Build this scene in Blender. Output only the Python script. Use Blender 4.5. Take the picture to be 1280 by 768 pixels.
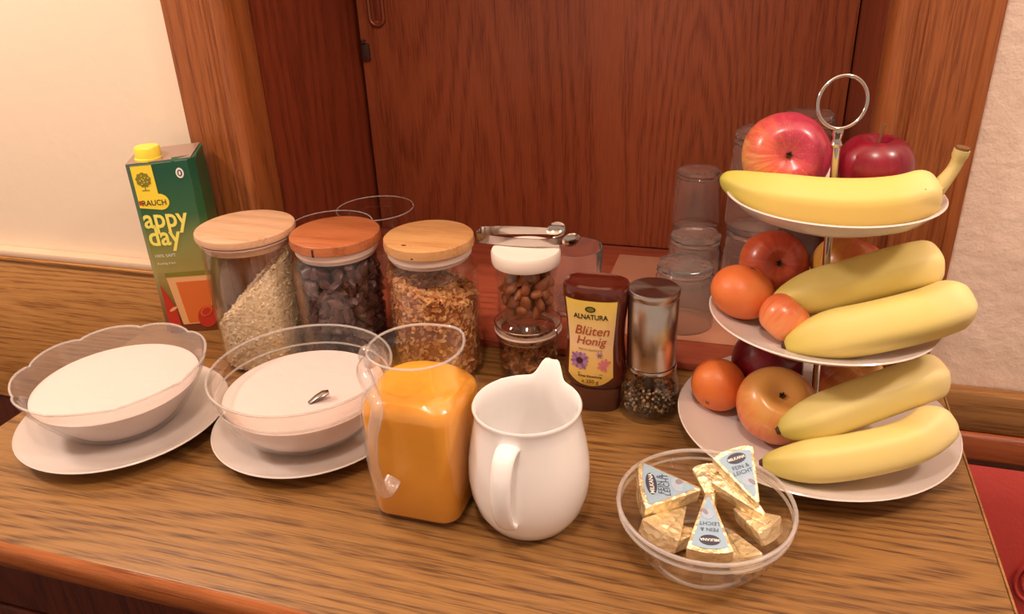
import bpy, bmesh, math, random
from mathutils import Vector, Matrix, noise
random.seed(7)
PI = math.pi
for o in list(bpy.data.objects): bpy.data.objects.remove(o)
scene = bpy.context.scene
COL = scene.collection

# ------------------------------------------------------------------ camera
cam_d = bpy.data.cameras.new('camera'); cam = bpy.data.objects.new('camera', cam_d); COL.objects.link(cam)
right = Vector((0.95547, 0.29263, -0.03791)); down = Vector((0.09609, -0.43003, -0.89769)); fwd = Vector((-0.27899, 0.85408, -0.43900))
cam.matrix_world = Matrix(((right.x, -down.x, -fwd.x, 0), (right.y, -down.y, -fwd.y, 0), (right.z, -down.z, -fwd.z, 0.482), (0, 0, 0, 1)))
cam_d.sensor_fit = 'HORIZONTAL'; cam_d.sensor_width = 36.0; cam_d.lens = 36.0 * 989.4 / 1280.0
cam_d.clip_start = 0.02; cam_d.clip_end = 60
scene.camera = cam

# ------------------------------------------------------------------ world, lamps, exposure
world = bpy.data.worlds.new('room_light'); scene.world = world; world.use_nodes = True
bg = world.node_tree.nodes['Background']; bg.inputs[0].default_value = (1.0, 0.72, 0.57, 1); bg.inputs[1].default_value = 0.48
def lamp(name, loc, power, radius, col=(1.0, 0.82, 0.72)):
    d = bpy.data.lights.new(name, 'POINT'); d.energy = power; d.shadow_soft_size = radius; d.color = col
    o = bpy.data.objects.new(name, d); o.location = loc; COL.objects.link(o)
lamp('ceiling_lamp_left', (-1.25, 0.34, 1.05), 29, 0.07)
lamp('ceiling_lamp_middle', (-0.10, -0.05, 1.42), 26, 0.07)
lamp('ceiling_lamp_right', (0.75, 0.42, 1.25), 26, 0.07)
vs = scene.view_settings
vs.view_transform = 'Standard'; vs.look = 'None'; vs.exposure = 0.13; vs.gamma = 1.0; vs.use_curve_mapping = False
try:
    scene.cycles.transparent_max_bounces = 40; scene.cycles.max_bounces = 14; scene.cycles.transmission_bounces = 14
except Exception: pass

# ------------------------------------------------------------------ materials
def s2l(c):
    return tuple((x / 12.92 if x <= 0.04045 else ((x + 0.055) / 1.055) ** 2.4) for x in c)
def rgb(r, g, b): return s2l((r / 255, g / 255, b / 255)) + (1.0,)
class NT:
    def __init__(s, name):
        s.m = bpy.data.materials.new(name); s.m.use_nodes = True; s.t = s.m.node_tree; s.t.nodes.clear()
        s.out = s.t.nodes.new('ShaderNodeOutputMaterial')
    def n(s, typ, **k):
        nd = s.t.nodes.new(typ)
        for a, v in k.items():
            if a.startswith('i_'):
                key = a[2:]; key = int(key) if key.isdigit() else key.replace('_', ' ')
                nd.inputs[key].default_value = v
            else: setattr(nd, a, v)
        return nd
    def l(s, a, b): s.t.links.new(a, b)
    def math(s, op, a, b=None, c=None):
        nd = s.t.nodes.new('ShaderNodeMath'); nd.operation = op
        for i, v in enumerate((a, b, c)):
            if v is None: continue
            if isinstance(v, (int, float)): nd.inputs[i].default_value = v
            else: s.l(v, nd.inputs[i])
        return nd.outputs[0]
    def mix(s, f, a, b, typ='MIX'):
        nd = s.t.nodes.new('ShaderNodeMix'); nd.data_type = 'RGBA'; nd.blend_type = typ
        for i, v in ((0, f), (6, a), (7, b)):
            if isinstance(v, (int, float, tuple)): nd.inputs[i].default_value = v
            else: s.l(v, nd.inputs[i])
        return nd.outputs[2]
    def ramp(s, f, stops):
        nd = s.t.nodes.new('ShaderNodeValToRGB'); s.l(f, nd.inputs[0]); e = nd.color_ramp.elements
        while len(e) < len(stops): e.new(0.5)
        for k, (p, c) in enumerate(stops): e[k].position = p; e[k].color = c if len(c) == 4 else c + (1,)
        return nd.outputs[0]
    def coord(s, scale=(1, 1, 1), kind='Object', loc=(0, 0, 0), rot=(0, 0, 0)):
        tc = s.n('ShaderNodeTexCoord'); mp = s.n('ShaderNodeMapping')
        mp.inputs['Scale'].default_value = scale; mp.inputs['Location'].default_value = loc; mp.inputs['Rotation'].default_value = rot
        s.l(tc.outputs[kind], mp.inputs[0]); return mp.outputs[0]
    def noise(s, vec, scale, detail=2, rough=0.5, dist=0.0):
        nd = s.n('ShaderNodeTexNoise', i_Scale=scale, i_Detail=detail, i_Roughness=rough, i_Distortion=dist); s.l(vec, nd.inputs['Vector']); return nd.outputs['Fac']
    def bump(s, h, strength, dist=0.001):
        nd = s.n('ShaderNodeBump', i_Strength=strength, i_Distance=dist); s.l(h, nd.inputs['Height']); return nd.outputs[0]
    def princ(s, col, rough=0.5, metal=0.0, normal=None, **k):
        p = s.n('ShaderNodeBsdfPrincipled')
        if isinstance(col, tuple): p.inputs['Base Color'].default_value = col
        else: s.l(col, p.inputs['Base Color'])
        if isinstance(rough, (int, float)): p.inputs['Roughness'].default_value = rough
        else: s.l(rough, p.inputs['Roughness'])
        p.inputs['Metallic'].default_value = metal
        for a, v in k.items(): p.inputs[a.replace('_', ' ')].default_value = v
        if normal is not None: s.l(normal, p.inputs['Normal'])
        s.l(p.outputs[0], s.out.inputs[0]); return p
def plain(name, col, rough=0.5, metal=0.0, **k):
    t = NT(name); t.princ(col, rough, metal, **k); return t.m
def wood(name, light, dark, axis='X', rough=0.42, seed=0.0, bands=13, fine=1.0, across=5.0, along=0.55, bumpy=0.25):
    t = NT(name)
    def sc(a, c): return {'X': (a, c, c), 'Y': (c, a, c), 'Z': (c, c, a)}[axis]
    v = t.coord(sc(along, across), loc=(seed, seed * 1.7, seed * 0.6))
    wob = t.noise(t.coord(sc(6, 60), loc=(seed, 0, seed)), 1.0, 3)
    field = t.math('ADD', t.noise(v, 1.0, 1, 0.4), t.math('MULTIPLY', wob, 0.03))
    rings = t.math('SINE', t.math('MULTIPLY', field, bands * 4.2 * 6.283))
    rings = t.math('MULTIPLY_ADD', rings, 0.5, 0.5)
    dash = t.noise(t.coord(sc(22, 620 * fine)), 1.0, 2, 0.6)
    dash2 = t.noise(t.coord(sc(8, 240 * fine), loc=(3, 1, 2)), 1.0, 2, 0.6)
    grain = t.ramp(dash, [(0.42, (0, 0, 0)), (0.62, (1, 1, 1))])
    broad = t.noise(t.coord(sc(0.8, 3), loc=(seed * 3, 4, 1)), 1.0, 2)
    f = t.math('MULTIPLY', t.math('POWER', rings, 1.6), 0.26)
    f = t.math('ADD', f, t.math('MULTIPLY', grain, t.math('MULTIPLY_ADD', rings, 0.45, 0.26)))
    f = t.math('ADD', f, t.math('MULTIPLY_ADD', dash2, 0.40, -0.19))
    f = t.math('ADD', f, t.math('MULTIPLY_ADD', broad, 0.4, -0.2))
    col = t.ramp(f, [(0.0, light), (1.0, dark)])
    t.princ(col, rough, 0, t.bump(t.math('MULTIPLY', f, -1), bumpy, 0.0006)); return t.m
def clear_glass(name, tint=(0.985, 0.985, 0.98, 1), base=0.035, edge=0.52, power=2.8, gloss=(1, 1, 1, 1)):
    """thin clear glass: see-through with grazing reflections"""
    t = NT(name)
    lw = t.n('ShaderNodeLayerWeight', i_Blend=0.5)
    f = t.math('MULTIPLY_ADD', t.math('POWER', lw.outputs['Facing'], power), edge, base)
    tr = t.n('ShaderNodeBsdfTransparent', i_Color=tint); gl = t.n('ShaderNodeBsdfGlossy', i_Color=gloss, i_Roughness=0.03)
    mx = t.n('ShaderNodeMixShader'); t.l(f, mx.inputs[0]); t.l(tr.outputs[0], mx.inputs[1]); t.l(gl.outputs[0], mx.inputs[2])
    t.l(mx.outputs[0], t.out.inputs[0]); return t.m
def frosted_glass(name):
    t = NT(name)
    lw = t.n('ShaderNodeLayerWeight', i_Blend=0.5)
    tr = t.n('ShaderNodeBsdfTransparent', i_Color=(0.97, 0.96, 0.95, 1)); gl = t.n('ShaderNodeBsdfGlossy', i_Roughness=0.12)
    df = t.n('ShaderNodeBsdfTranslucent', i_Color=(0.85, 0.82, 0.8, 1)); d2 = t.n('ShaderNodeBsdfDiffuse', i_Color=(0.85, 0.83, 0.81, 1))
    m0 = t.n('ShaderNodeMixShader', i_0=0.5); t.l(df.outputs[0], m0.inputs[1]); t.l(d2.outputs[0], m0.inputs[2])
    m1 = t.n('ShaderNodeMixShader', i_0=0.13); t.l(tr.outputs[0], m1.inputs[1]); t.l(m0.outputs[0], m1.inputs[2])
    f = t.math('MULTIPLY_ADD', t.math('POWER', lw.outputs['Facing'], 3.0), 0.5, 0.04)
    mx = t.n('ShaderNodeMixShader'); t.l(f, mx.inputs[0]); t.l(m1.outputs[0], mx.inputs[1]); t.l(gl.outputs[0], mx.inputs[2])
    t.l(mx.outputs[0], t.out.inputs[0]); return t.m
def solid_glass(name, col=(1, 1, 1, 1), rough=0.0):
    t = NT(name); t.princ(col, rough, 0, Transmission_Weight=1.0, IOR=1.48); return t.m
def island_mix(name, cols, rough=0.7, spots=None, bump=0.0):
    """every flake or crumb takes its own tone"""
    t = NT(name); g = t.n('ShaderNodeNewGeometry')
    st = [(i / max(1, len(cols) - 1), c) for i, c in enumerate(cols)]
    col = t.ramp(g.outputs['Random Per Island'], st)
    nz = t.noise(t.coord(), 260, 2)
    col = t.mix(0.18, col, t.ramp(nz, [(0.3, (0.25, 0.2, 0.15, 1)), (0.65, (1, 1, 1, 1))]), 'MULTIPLY')
    t.princ(col, rough, 0, t.bump(nz, bump, 0.001) if bump else None); return t.m

M = {}
M['counter'] = wood('oak_counter', rgb(154, 112, 60), rgb(86, 54, 25), 'X', 0.38, 0.35, 9, 0.9, 5.0, 0.8)
M['counter_edge'] = wood('oak_counter_edge', rgb(176, 104, 54), rgb(124, 66, 30), 'X', 0.35, 2.0, 6)
M['cabinet'] = wood('dark_cabinet_front', rgb(92, 40, 22), rgb(50, 20, 12), 'Z', 0.45, 4.0, 9)
M['frame'] = wood('oak_frame', rgb(160, 92, 46), rgb(118, 60, 26), 'Z', 0.36, 1.1, 5, 0.8, 4.0, 0.3)
M['niche'] = wood('shade_toned_oak_niche', rgb(134, 58, 32), rgb(96, 38, 18), 'Z', 0.4, 2.6, 6, 0.8, 4.0, 0.3)  # frame oak with the recess's shade and red bounce put into its colour
M['door'] = wood('bounce_reddened_oak_door', rgb(160, 82, 48), rgb(122, 56, 30), 'Z', 0.4, 5.3, 9, 0.8, 4.5, 0.45)  # same oak, colour reddened for light bouncing inside the niche
M['slab'] = wood('niche_sill_wood', rgb(168, 84, 58), rgb(132, 56, 36), 'X', 0.4, 3.2, 4)
M['wains'] = wood('oak_wainscot', rgb(202, 146, 80), rgb(146, 92, 42), 'X', 0.4, 7.7, 10, 0.8, 4.5, 0.6)
M['bench_rail'] = wood('oak_bench_rail', rgb(168, 122, 72), rgb(122, 80, 42), 'X', 0.4, 9.1, 6)
M['bench_mould'] = wood('bench_moulding', rgb(170, 92, 52), rgb(112, 52, 26), 'X', 0.4, 6.1, 5)
M['cap'] = plain('pale_cap_edge', rgb(226, 196, 166), 0.35)
t = NT('wall_plaster'); v = t.coord()
t.princ(rgb(242, 221, 194), 0.8, 0, t.bump(t.noise(v, 60, 4, 0.6), 0.12, 0.004)); M['wall'] = t.m
t = NT('rough_plaster'); v = t.coord()
t.princ(rgb(232, 208, 188), 0.85, 0, t.bump(t.noise(v, 42, 5, 0.62), 0.5, 0.006)); M['wall_rough'] = t.m
t = NT('red_leather'); v = t.coord()
t.princ(rgb(204, 74, 66), 0.45, 0, t.bump(t.noise(v, 240, 3, 0.6), 0.35, 0.001)); M['leather'] = t.m
M['floor'] = plain('dark_floor', rgb(84, 40, 28), 0.6)
M['porcelain'] = plain('white_porcelain', rgb(220, 210, 203), 0.16)
M['jug_white'] = plain('glazed_white_china', rgb(248, 246, 244), 0.12)
M['steel'] = plain('polished_steel', rgb(205, 200, 196), 0.14, 1.0)
def radial_steel(name, col, rough, an):
    t = NT(name); p = t.princ(col, rough, 1.0, None, Anisotropic=an)
    tn = t.n('ShaderNodeTangent', direction_type='RADIAL', axis='Z'); t.l(tn.outputs[0], p.inputs['Tangent']); return t.m
M['brushed'] = radial_steel('brushed_steel', rgb(206, 198, 190), 0.24, 0.75)
M['turned'] = radial_steel('turned_steel_top', rgb(170, 158, 150), 0.34, 0.85)
M['wire'] = plain('wire_steel', rgb(210, 204, 198), 0.2, 1.0)
M['glass'] = clear_glass('jar_glass')
M['glass_thick'] = clear_glass('bowl_glass', (0.955, 0.94, 0.92, 1), 0.045, 0.5, 2.6)
M['glass_jug'] = clear_glass('jug_glass', (0.99, 0.985, 0.975, 1), 0.03, 0.40, 3.4)
def cloudy_glass(name, milk, gl_):
    """thick pressed or rolled glass: see-through, a little milky, shiny"""
    t = NT(name); lw = t.n('ShaderNodeLayerWeight', i_Blend=0.5)
    tr = t.n('ShaderNodeBsdfTransparent', i_Color=(0.97, 0.96, 0.95, 1)); df = t.n('ShaderNodeBsdfDiffuse', i_Color=(0.88, 0.85, 0.82, 1)); gl = t.n('ShaderNodeBsdfGlossy', i_Roughness=0.05)
    m1 = t.n('ShaderNodeMixShader', i_0=milk); t.l(tr.outputs[0], m1.inputs[1]); t.l(df.outputs[0], m1.inputs[2])
    f = t.math('MULTIPLY_ADD', t.math('POWER', lw.outputs['Facing'], 2.0), gl_, 0.06)
    mx = t.n('ShaderNodeMixShader'); t.l(f, mx.inputs[0]); t.l(m1.outputs[0], mx.inputs[1]); t.l(gl.outputs[0], mx.inputs[2])
    t.l(mx.outputs[0], t.out.inputs[0]); return t.m
M['rim'] = cloudy_glass('glass_rim', 0.30, 0.5)
M['handle_glass'] = cloudy_glass('handle_glass', 0.12, 0.7)
t = NT('tumbler_glass'); p = t.princ((0.99, 0.985, 0.98, 1), 0.03, 0, None, Transmission_Weight=1.0, IOR=1.4)
df = t.n('ShaderNodeBsdfDiffuse', i_Color=(0.9, 0.8, 0.72, 1)); mx = t.n('ShaderNodeMixShader', i_0=0.05); t.l(p.outputs[0], mx.inputs[1]); t.l(df.outputs[0], mx.inputs[2]); t.l(mx.outputs[0], t.out.inputs[0]); M['tumbler'] = t.m

M['frosted'] = frosted_glass('lobed_bowl_glass')
M['gasket'] = plain('pale_rubber_gasket', rgb(214, 190, 176), 0.45)
M['lid_beech'] = wood('beech_lid', rgb(216, 174, 138), rgb(190, 146, 108), 'X', 0.5, 0.8, 3, 0.6)
M['lid_amber'] = wood('amber_lid', rgb(190, 114, 70), rgb(158, 88, 50), 'X', 0.35, 3.8, 3, 0.6)
M['lid_pine'] = wood('pine_lid', rgb(208, 158, 104), rgb(184, 130, 78), 'X', 0.38, 6.8, 3, 0.6)
M['lid_white'] = plain('white_plastic_lid', rgb(240, 226, 214), 0.4)
M['dark'] = plain('dark_brown_mark', rgb(58, 30, 16), 0.7)
t = NT('yoghurt_white'); v = t.coord()
t.princ(rgb(226, 206, 200), 0.4, 0, t.bump(t.noise(v, 38, 3), 0.25, 0.004), Subsurface_Weight=0.15, Subsurface_Radius=(0.004, 0.003, 0.002)); M['yog'] = t.m
t = NT('orange_juice'); v = t.coord()
t.princ(t.ramp(t.noise(v, 25, 3), [(0.3, rgb(230, 160, 56)), (0.7, rgb(236, 170, 66))]), 0.25, 0, None, Subsurface_Weight=0.3, Subsurface_Radius=(0.012, 0.006, 0.002), Subsurface_Scale=0.5); M['juice'] = t.m
M['oats'] = island_mix('oat_flakes', [rgb(255, 240, 212), rgb(252, 230, 194), rgb(240, 212, 170), rgb(255, 238, 206), rgb(206, 168, 124)], 0.8)
M['oats_core'] = plain('oat_mass', rgb(244, 218, 178), 0.9)
M['granola'] = island_mix('granola_clusters', [rgb(226, 164, 98), rgb(200, 130, 72), rgb(240, 192, 130), rgb(164, 94, 48), rgb(230, 176, 110)], 0.7)
M['granola_core'] = plain('granola_mass', rgb(150, 86, 44), 0.9)
M['raisin'] = island_mix('dried_fruit', [rgb(80, 44, 44), rgb(56, 26, 26), rgb(104, 62, 58), rgb(66, 34, 32)], 0.42)
M['almond'] = island_mix('almond_skin', [rgb(150, 84, 50), rgb(124, 62, 38), rgb(172, 104, 62)], 0.55)
M['almond_cut'] = plain('almond_kernel', rgb(226, 178, 110), 0.6)
t = NT('walnut_meat'); v = t.coord(); nz = t.noise(v, 240, 3)
t.princ(t.ramp(nz, [(0.3, rgb(112, 62, 30)), (0.7, rgb(190, 128, 70))]), 0.6, 0, t.bump(nz, 0.8, 0.003)); M['walnut'] = t.m
M['pepper'] = island_mix('pepper_mix', [rgb(222, 200, 168), rgb(74, 44, 30), rgb(198, 166, 124), rgb(48, 30, 24), rgb(86, 78, 48)], 0.6)
t = NT('honey_bottle'); v = t.coord()
t.princ(rgb(84, 28, 16), 0.14, 0, None, Coat_Weight=0.6, Coat_Roughness=0.05); M['honey'] = t.m
M['honey_cap'] = plain('brown_bottle_cap', rgb(92, 54, 38), 0.35)
M['honey_dark'] = plain('honey_dark_base', rgb(48, 14, 8), 0.12)
t = NT('honey_label'); v = t.coord(); sx = t.n('ShaderNodeSeparateXYZ'); t.l(v, sx.inputs[0])
t.princ(t.ramp(t.math('MULTIPLY', sx.outputs[2], 6.6), [(0.2, rgb(232, 196, 84)), (0.42, rgb(238, 200, 120)), (0.56, rgb(240, 206, 160)), (0.9, rgb(244, 214, 92))]), 0.45); M['hlabel'] = t.m
M['ink'] = plain('dark_print', rgb(52, 44, 30), 0.5)
M['ink_red'] = plain('russet_print', rgb(172, 84, 42), 0.5)
M['ink_brown'] = plain('brown_print', rgb(134, 92, 40), 0.5)
M['ink_purple'] = plain('purple_print', rgb(150, 104, 150), 0.5)
M['ink_violet'] = plain('violet_print', rgb(176, 134, 172), 0.5)
M['ink_pink'] = plain('pink_print', rgb(214, 128, 136), 0.5)
M['ink_plum'] = plain('plum_print', rgb(88, 36, 54), 0.5)
M['ink_olive'] = plain('olive_print', rgb(134, 128, 40), 0.5)
M['ink_yellow'] = plain('yellow_print', rgb(250, 224, 66), 0.45)
M['ink_lemon'] = plain('lemon_print', rgb(246, 236, 110), 0.45)
M['ink_white'] = plain('white_print', rgb(236, 236, 226), 0.5)
M['ink_orange'] = plain('orange_print', rgb(226, 118, 54), 0.45)
M['ink_peach'] = plain('peach_print', rgb(238, 186, 128), 0.45)
M['ink_red2'] = plain('red_print', rgb(198, 56, 40), 0.45)
M['ink_blue'] = plain('navy_print', rgb(66, 66, 84), 0.5)
M['ink_grey'] = plain('grey_print', rgb(146, 142, 150), 0.5)
M['ink_mauve'] = plain('mauve_print', rgb(172, 190, 210), 0.5)
t = NT('carton_green'); v = t.coord(); sx = t.n('ShaderNodeSeparateXYZ'); t.l(v, sx.inputs[0])
t.princ(t.ramp(t.math('MULTIPLY', sx.outputs[2], 4.0), [(0.05, rgb(120, 62, 34)), (0.36, rgb(164, 150, 82)), (0.5, rgb(128, 134, 62)), (0.66, rgb(48, 100, 58)), (0.88, rgb(18, 84, 58))]), 0.32, 0, None, Coat_Weight=0.3); M['carton'] = t.m
M['carton_side'] = plain('carton_dark_green', rgb(34, 52, 36), 0.4)  # dark green print, used for the round seal mark
M['carton_foil'] = plain('carton_top_foil', rgb(176, 150, 136), 0.3, 0.5)
M['cap_yellow'] = plain('yellow_plastic', rgb(252, 222, 76), 0.35, Subsurface_Weight=0.2)
t = NT('gold_foil'); v = t.coord(); nz = t.noise(v, 130, 4, 0.6, 0.6)
vo = t.n('ShaderNodeTexVoronoi', i_Scale=120.0); t.l(v, vo.inputs['Vector'])
t.princ(rgb(250, 232, 188), 0.26, 0.6, t.bump(t.math('ADD', nz, vo.outputs['Distance']), 0.65, 0.003)); M['foil'] = t.m
M['wedge_label'] = plain('pale_blue_label', rgb(158, 188, 210), 0.4)
M['mat'] = None
t = NT('paper_mat'); v = t.coord()
t.princ(t.ramp(t.noise(v, 14, 3), [(0.35, rgb(180, 120, 92)), (0.7, rgb(190, 132, 102))]), 0.7); M['mat'] = t.m
def fruit_apple(name, a, b, c, dirv, thr=0.0, rough=0.3):
    """a is the ground colour, b the blush, c the deep red; streaks run from pole to pole"""
    t = NT(name); v = t.coord()
    sep = t.n('ShaderNodeSeparateXYZ'); t.l(v, sep.inputs[0])
    ang = t.math('ARCTAN2', sep.outputs[1], sep.outputs[0])
    cb = t.n('ShaderNodeCombineXYZ'); t.l(t.math('MULTIPLY', t.math('SINE', ang), 5.0), cb.inputs[0]); t.l(t.math('MULTIPLY', t.math('COSINE', ang), 5.0), cb.inputs[1]); t.l(t.math('MULTIPLY', sep.outputs[2], 30), cb.inputs[2])
    st = t.noise(cb.outputs[0], 1.3, 4, 0.6)
    dt = t.n('ShaderNodeVectorMath', operation='DOT_PRODUCT'); t.l(v, dt.inputs[0]); dt.inputs[1].default_value = dirv
    f = t.math('ADD', t.math('MULTIPLY_ADD', dt.outputs['Value'], 16.0, 0.5 + thr), t.math('MULTIPLY_ADD', st, 1.0, -0.5))
    col = t.ramp(f, [(0.12, a), (0.5, b), (0.95, c)])
    sp = t.noise(v, 700, 1); col = t.mix(t.math('MULTIPLY', t.math('GREATER_THAN', sp, 0.68), 0.25), col, a)
    t.princ(col, rough, 0, None, Coat_Weight=0.25, Coat_Roughness=0.2); return t.m
def fruit_orange(name, a, b):
    t = NT(name); v = t.coord(); nz = t.noise(v, 420, 2)
    t.princ(t.ramp(t.noise(v, 30, 2), [(0.3, a), (0.7, b)]), 0.42, 0, t.bump(nz, 0.25, 0.001)); return t.m
def fruit_banana(name, body, tipc, pale, spots=0.0):
    t = NT(name); at = t.n('ShaderNodeAttribute', attribute_name='along')
    col = t.ramp(at.outputs['Fac'], [(0.0, tipc), (0.3, body), (0.72, body), (1.0, pale)])
    v = t.coord(); nz = t.noise(v, 150, 3, 0.6)
    if spots:
        nz2 = t.noise(t.coord((1, 1, 0.5)), 90, 2, 0.5)
        col = t.mix(t.math('MULTIPLY', t.math('GREATER_THAN', nz2, 0.74), spots), col, rgb(96, 66, 24))
    t.princ(col, 0.5, 0, t.bump(nz, 0.06, 0.001)); return t.m
M['banana_a'] = fruit_banana('banana_top_skin', rgb(226, 202, 110), rgb(190, 186, 76), rgb(240, 214, 150), 0.8)
M['banana_b'] = fruit_banana('banana_skin', rgb(228, 208, 122), rgb(200, 186, 84), rgb(244, 224, 160))
M['banana_c'] = fruit_banana('banana_pale_skin', rgb(228, 208, 130), rgb(196, 184, 88), rgb(244, 224, 166))
M['banana_tip'] = plain('banana_tip_brown', rgb(74, 44, 20), 0.8)
M['banana_stem'] = plain('banana_stem', rgb(206, 186, 120), 0.6)
M['stem'] = plain('apple_stem', rgb(120, 84, 50), 0.7)
M['calyx'] = plain('apple_calyx', rgb(70, 46, 22), 0.8)

# ------------------------------------------------------------------ mesh helpers
def finish(bm, smooth=True, ang=40):
    bmesh.ops.recalc_face_normals(bm, faces=bm.faces[:])
    for f in bm.faces: f.smooth = smooth
    if smooth:
        lim = math.radians(ang)
        for e in bm.edges:
            if len(e.link_faces) == 2 and e.calc_face_angle(0) > lim: e.smooth = False
def obj(name, bm, mat, parent=None, smooth=True, ang=40, mats=None):
    finish(bm, smooth, ang)
    me = bpy.data.meshes.new(name); bm.to_mesh(me); bm.free()
    for m in (mats or [mat]): me.materials.append(m)
    o = bpy.data.objects.new(name, me); COL.objects.link(o)
    if parent is not None: o.parent = parent
    return o
def tag(o, label=None, cat=None, group=None, kind=None):
    if label: o['label'] = label
    if cat: o['category'] = cat
    if group: o['group'] = group
    if kind: o['kind'] = kind
    return o
def thing(name, loc, label, cat, group=None, rot=(0, 0, 0)):
    o = bpy.data.objects.new(name, None); o.empty_display_size = 0.02; COL.objects.link(o)
    o.location = loc; o.rotation_euler = rot
    return tag(o, label, cat, group)
def part(o, label): o['label'] = label; return o
def box(bm, x0, x1, y0, y1, z0, z1, bev=0.0, seg=2):
    vs_ = [bm.verts.new((x, y, z)) for x in (x0, x1) for y in (y0, y1) for z in (z0, z1)]
    fs = [bm.faces.new([vs_[i] for i in q]) for q in ((0, 1, 3, 2), (4, 6, 7, 5), (0, 4, 5, 1), (2, 3, 7, 6), (0, 2, 6, 4), (1, 5, 7, 3))]
    if bev:
        es = list({e for f in fs for e in f.edges})
        bmesh.ops.bevel(bm, geom=es, offset=bev, segments=seg, affect='EDGES', profile=0.5)
    return bm
def nbox(*a, **k): return box(bmesh.new(), *a, **k)
def lathe(bm, prof, seg=48, cx=0, cy=0, cz=0, close=True, sx=1.0, sy=1.0, shape=None):
    """prof: list of (r, z); r==0 ends become poles"""
    rings = []
    for r, z in prof:
        if r < 1e-6: rings.append([bm.verts.new((cx, cy, cz + z))])
        else:
            ring = []
            for k in range(seg):
                a = 2 * PI * k / seg
                x, y, zz = r * math.cos(a) * sx, r * math.sin(a) * sy, z
                if shape: x, y, zz = shape(x, y, zz, a, r)
                ring.append(bm.verts.new((cx + x, cy + y, cz + zz)))
            rings.append(ring)
    for A, B in zip(rings, rings[1:]):
        for k in range(seg):
            k2 = (k + 1) % seg
            if len(A) == 1 and len(B) == 1: break
            if len(A) == 1: bm.faces.new((A[0], B[k], B[k2]))
            elif len(B) == 1: bm.faces.new((A[k], B[0], A[k2]))
            else: bm.faces.new((A[k], B[k], B[k2], A[k2]))
    return bm
def nlathe(prof, **k): return lathe(bmesh.new(), prof, **k)
def tube(bm, pts, radii, seg=10, closed=False, flat=(1, 1), up=Vector((0, 0, 1)), caps=True, profile=None):
    pts = [Vector(p) for p in pts]; n = len(pts); rings = []
    if isinstance(radii, (int, float)): radii = [radii] * n
    prev = None
    for i, p in enumerate(pts):
        a = pts[(i - 1) % n] if (closed or i > 0) else p
        b = pts[(i + 1) % n] if (closed or i < n - 1) else p
        d = (b - a).normalized()
        if prev is None:
            u = up - d * up.dot(d)
            if u.length < 1e-4: u = Vector((1, 0, 0)) - d * d.x
        else: u = prev - d * prev.dot(d)
        u.normalize(); prev = u; w = d.cross(u)
        ring = []
        for k in range(seg):
            t_ = 2 * PI * k / seg; rr_ = radii[i] * (profile(t_) if profile else 1.0)
            ring.append(bm.verts.new(p + u * (math.cos(t_) * rr_ * flat[0]) + w * (math.sin(t_) * rr_ * flat[1])))
        rings.append(ring)
    rng = range(n) if closed else range(n - 1)
    for i in rng:
        A, B = rings[i], rings[(i + 1) % n]
        for k in range(seg): bm.faces.new((A[k], B[k], B[(k + 1) % seg], A[(k + 1) % seg]))
    if caps and not closed:
        bm.faces.new(rings[0][::-1]); bm.faces.new(rings[-1])
    return bm
def ntube(*a, **k): return tube(bmesh.new(), *a, **k)
def catmull(pts, sub=8):
    pts = [Vector(p) for p in pts]; out = []
    for i in range(len(pts) - 1):
        p0 = pts[max(0, i - 1)]; p1 = pts[i]; p2 = pts[i + 1]; p3 = pts[min(len(pts) - 1, i + 2)]
        for s in range(sub):
            t_ = s / sub
            out.append(0.5 * ((2 * p1) + (p2 - p0) * t_ + (2 * p0 - 5 * p1 + 4 * p2 - p3) * t_ ** 2 + (3 * p1 - p0 - 3 * p2 + p3) * t_ ** 3))
    out.append(pts[-1]); return out
def prism(bm, poly, z0, z1, bev=0.0, seg=2):
    a = [bm.verts.new((x, y, z0)) for x, y in poly]; b = [bm.verts.new((x, y, z1)) for x, y in poly]; n = len(poly)
    fs = [bm.faces.new(a[::-1]), bm.faces.new(b)] + [bm.faces.new((a[i], a[(i + 1) % n], b[(i + 1) % n], b[i])) for i in range(n)]
    if bev: bmesh.ops.bevel(bm, geom=list({e for f in fs for e in f.edges}), offset=bev, segments=seg, affect='EDGES', profile=0.5)
    return bm
def decal(poly, place, thick=0.00025):
    """flat printed shape: polygon in (u, v), placed by place(u, v, w)"""
    bm = bmesh.new(); n = len(poly)
    a = [bm.verts.new(place(u, v, 0)) for u, v in poly]; b = [bm.verts.new(place(u, v, thick)) for u, v in poly]
    bm.faces.new(a[::-1]); bm.faces.new(b)
    for i in range(n): bm.faces.new((a[i], a[(i + 1) % n], b[(i + 1) % n], b[i]))
    return bm
def ell(cx, cy, rx, ry, n=24, rot=0.0):
    return [(cx + rx * math.cos(2 * PI * k / n) * math.cos(rot) - ry * math.sin(2 * PI * k / n) * math.sin(rot), cy + rx * math.cos(2 * PI * k / n) * math.sin(rot) + ry * math.sin(2 * PI * k / n) * math.cos(rot)) for k in range(n)]
def text_mesh(body, size, place, bold=0.0, shear=0.0, xs=1.0, thick=0.0002, align='CENTER'):
    cu = bpy.data.curves.new('lettering', 'FONT'); cu.body = body; cu.size = size; cu.align_x = align; cu.offset = bold; cu.shear = shear; cu.extrude = 0.0; cu.resolution_u = 3
    to = bpy.data.objects.new('lettering', cu); COL.objects.link(to)
    bpy.context.view_layer.update()
    me = bpy.data.meshes.new_from_object(to.evaluated_get(bpy.context.evaluated_depsgraph_get()))
    bpy.data.objects.remove(to); bm = bmesh.new(); bm.from_mesh(me); bpy.data.meshes.remove(me)
    for v in bm.verts: v.co = Vector(place(v.co.x * xs, v.co.y, thick))
    return bm
def text(name, body, size, place, mat, parent, **k):
    return obj(name, text_mesh(body, size, place, **k), mat, parent, smooth=False)

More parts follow.
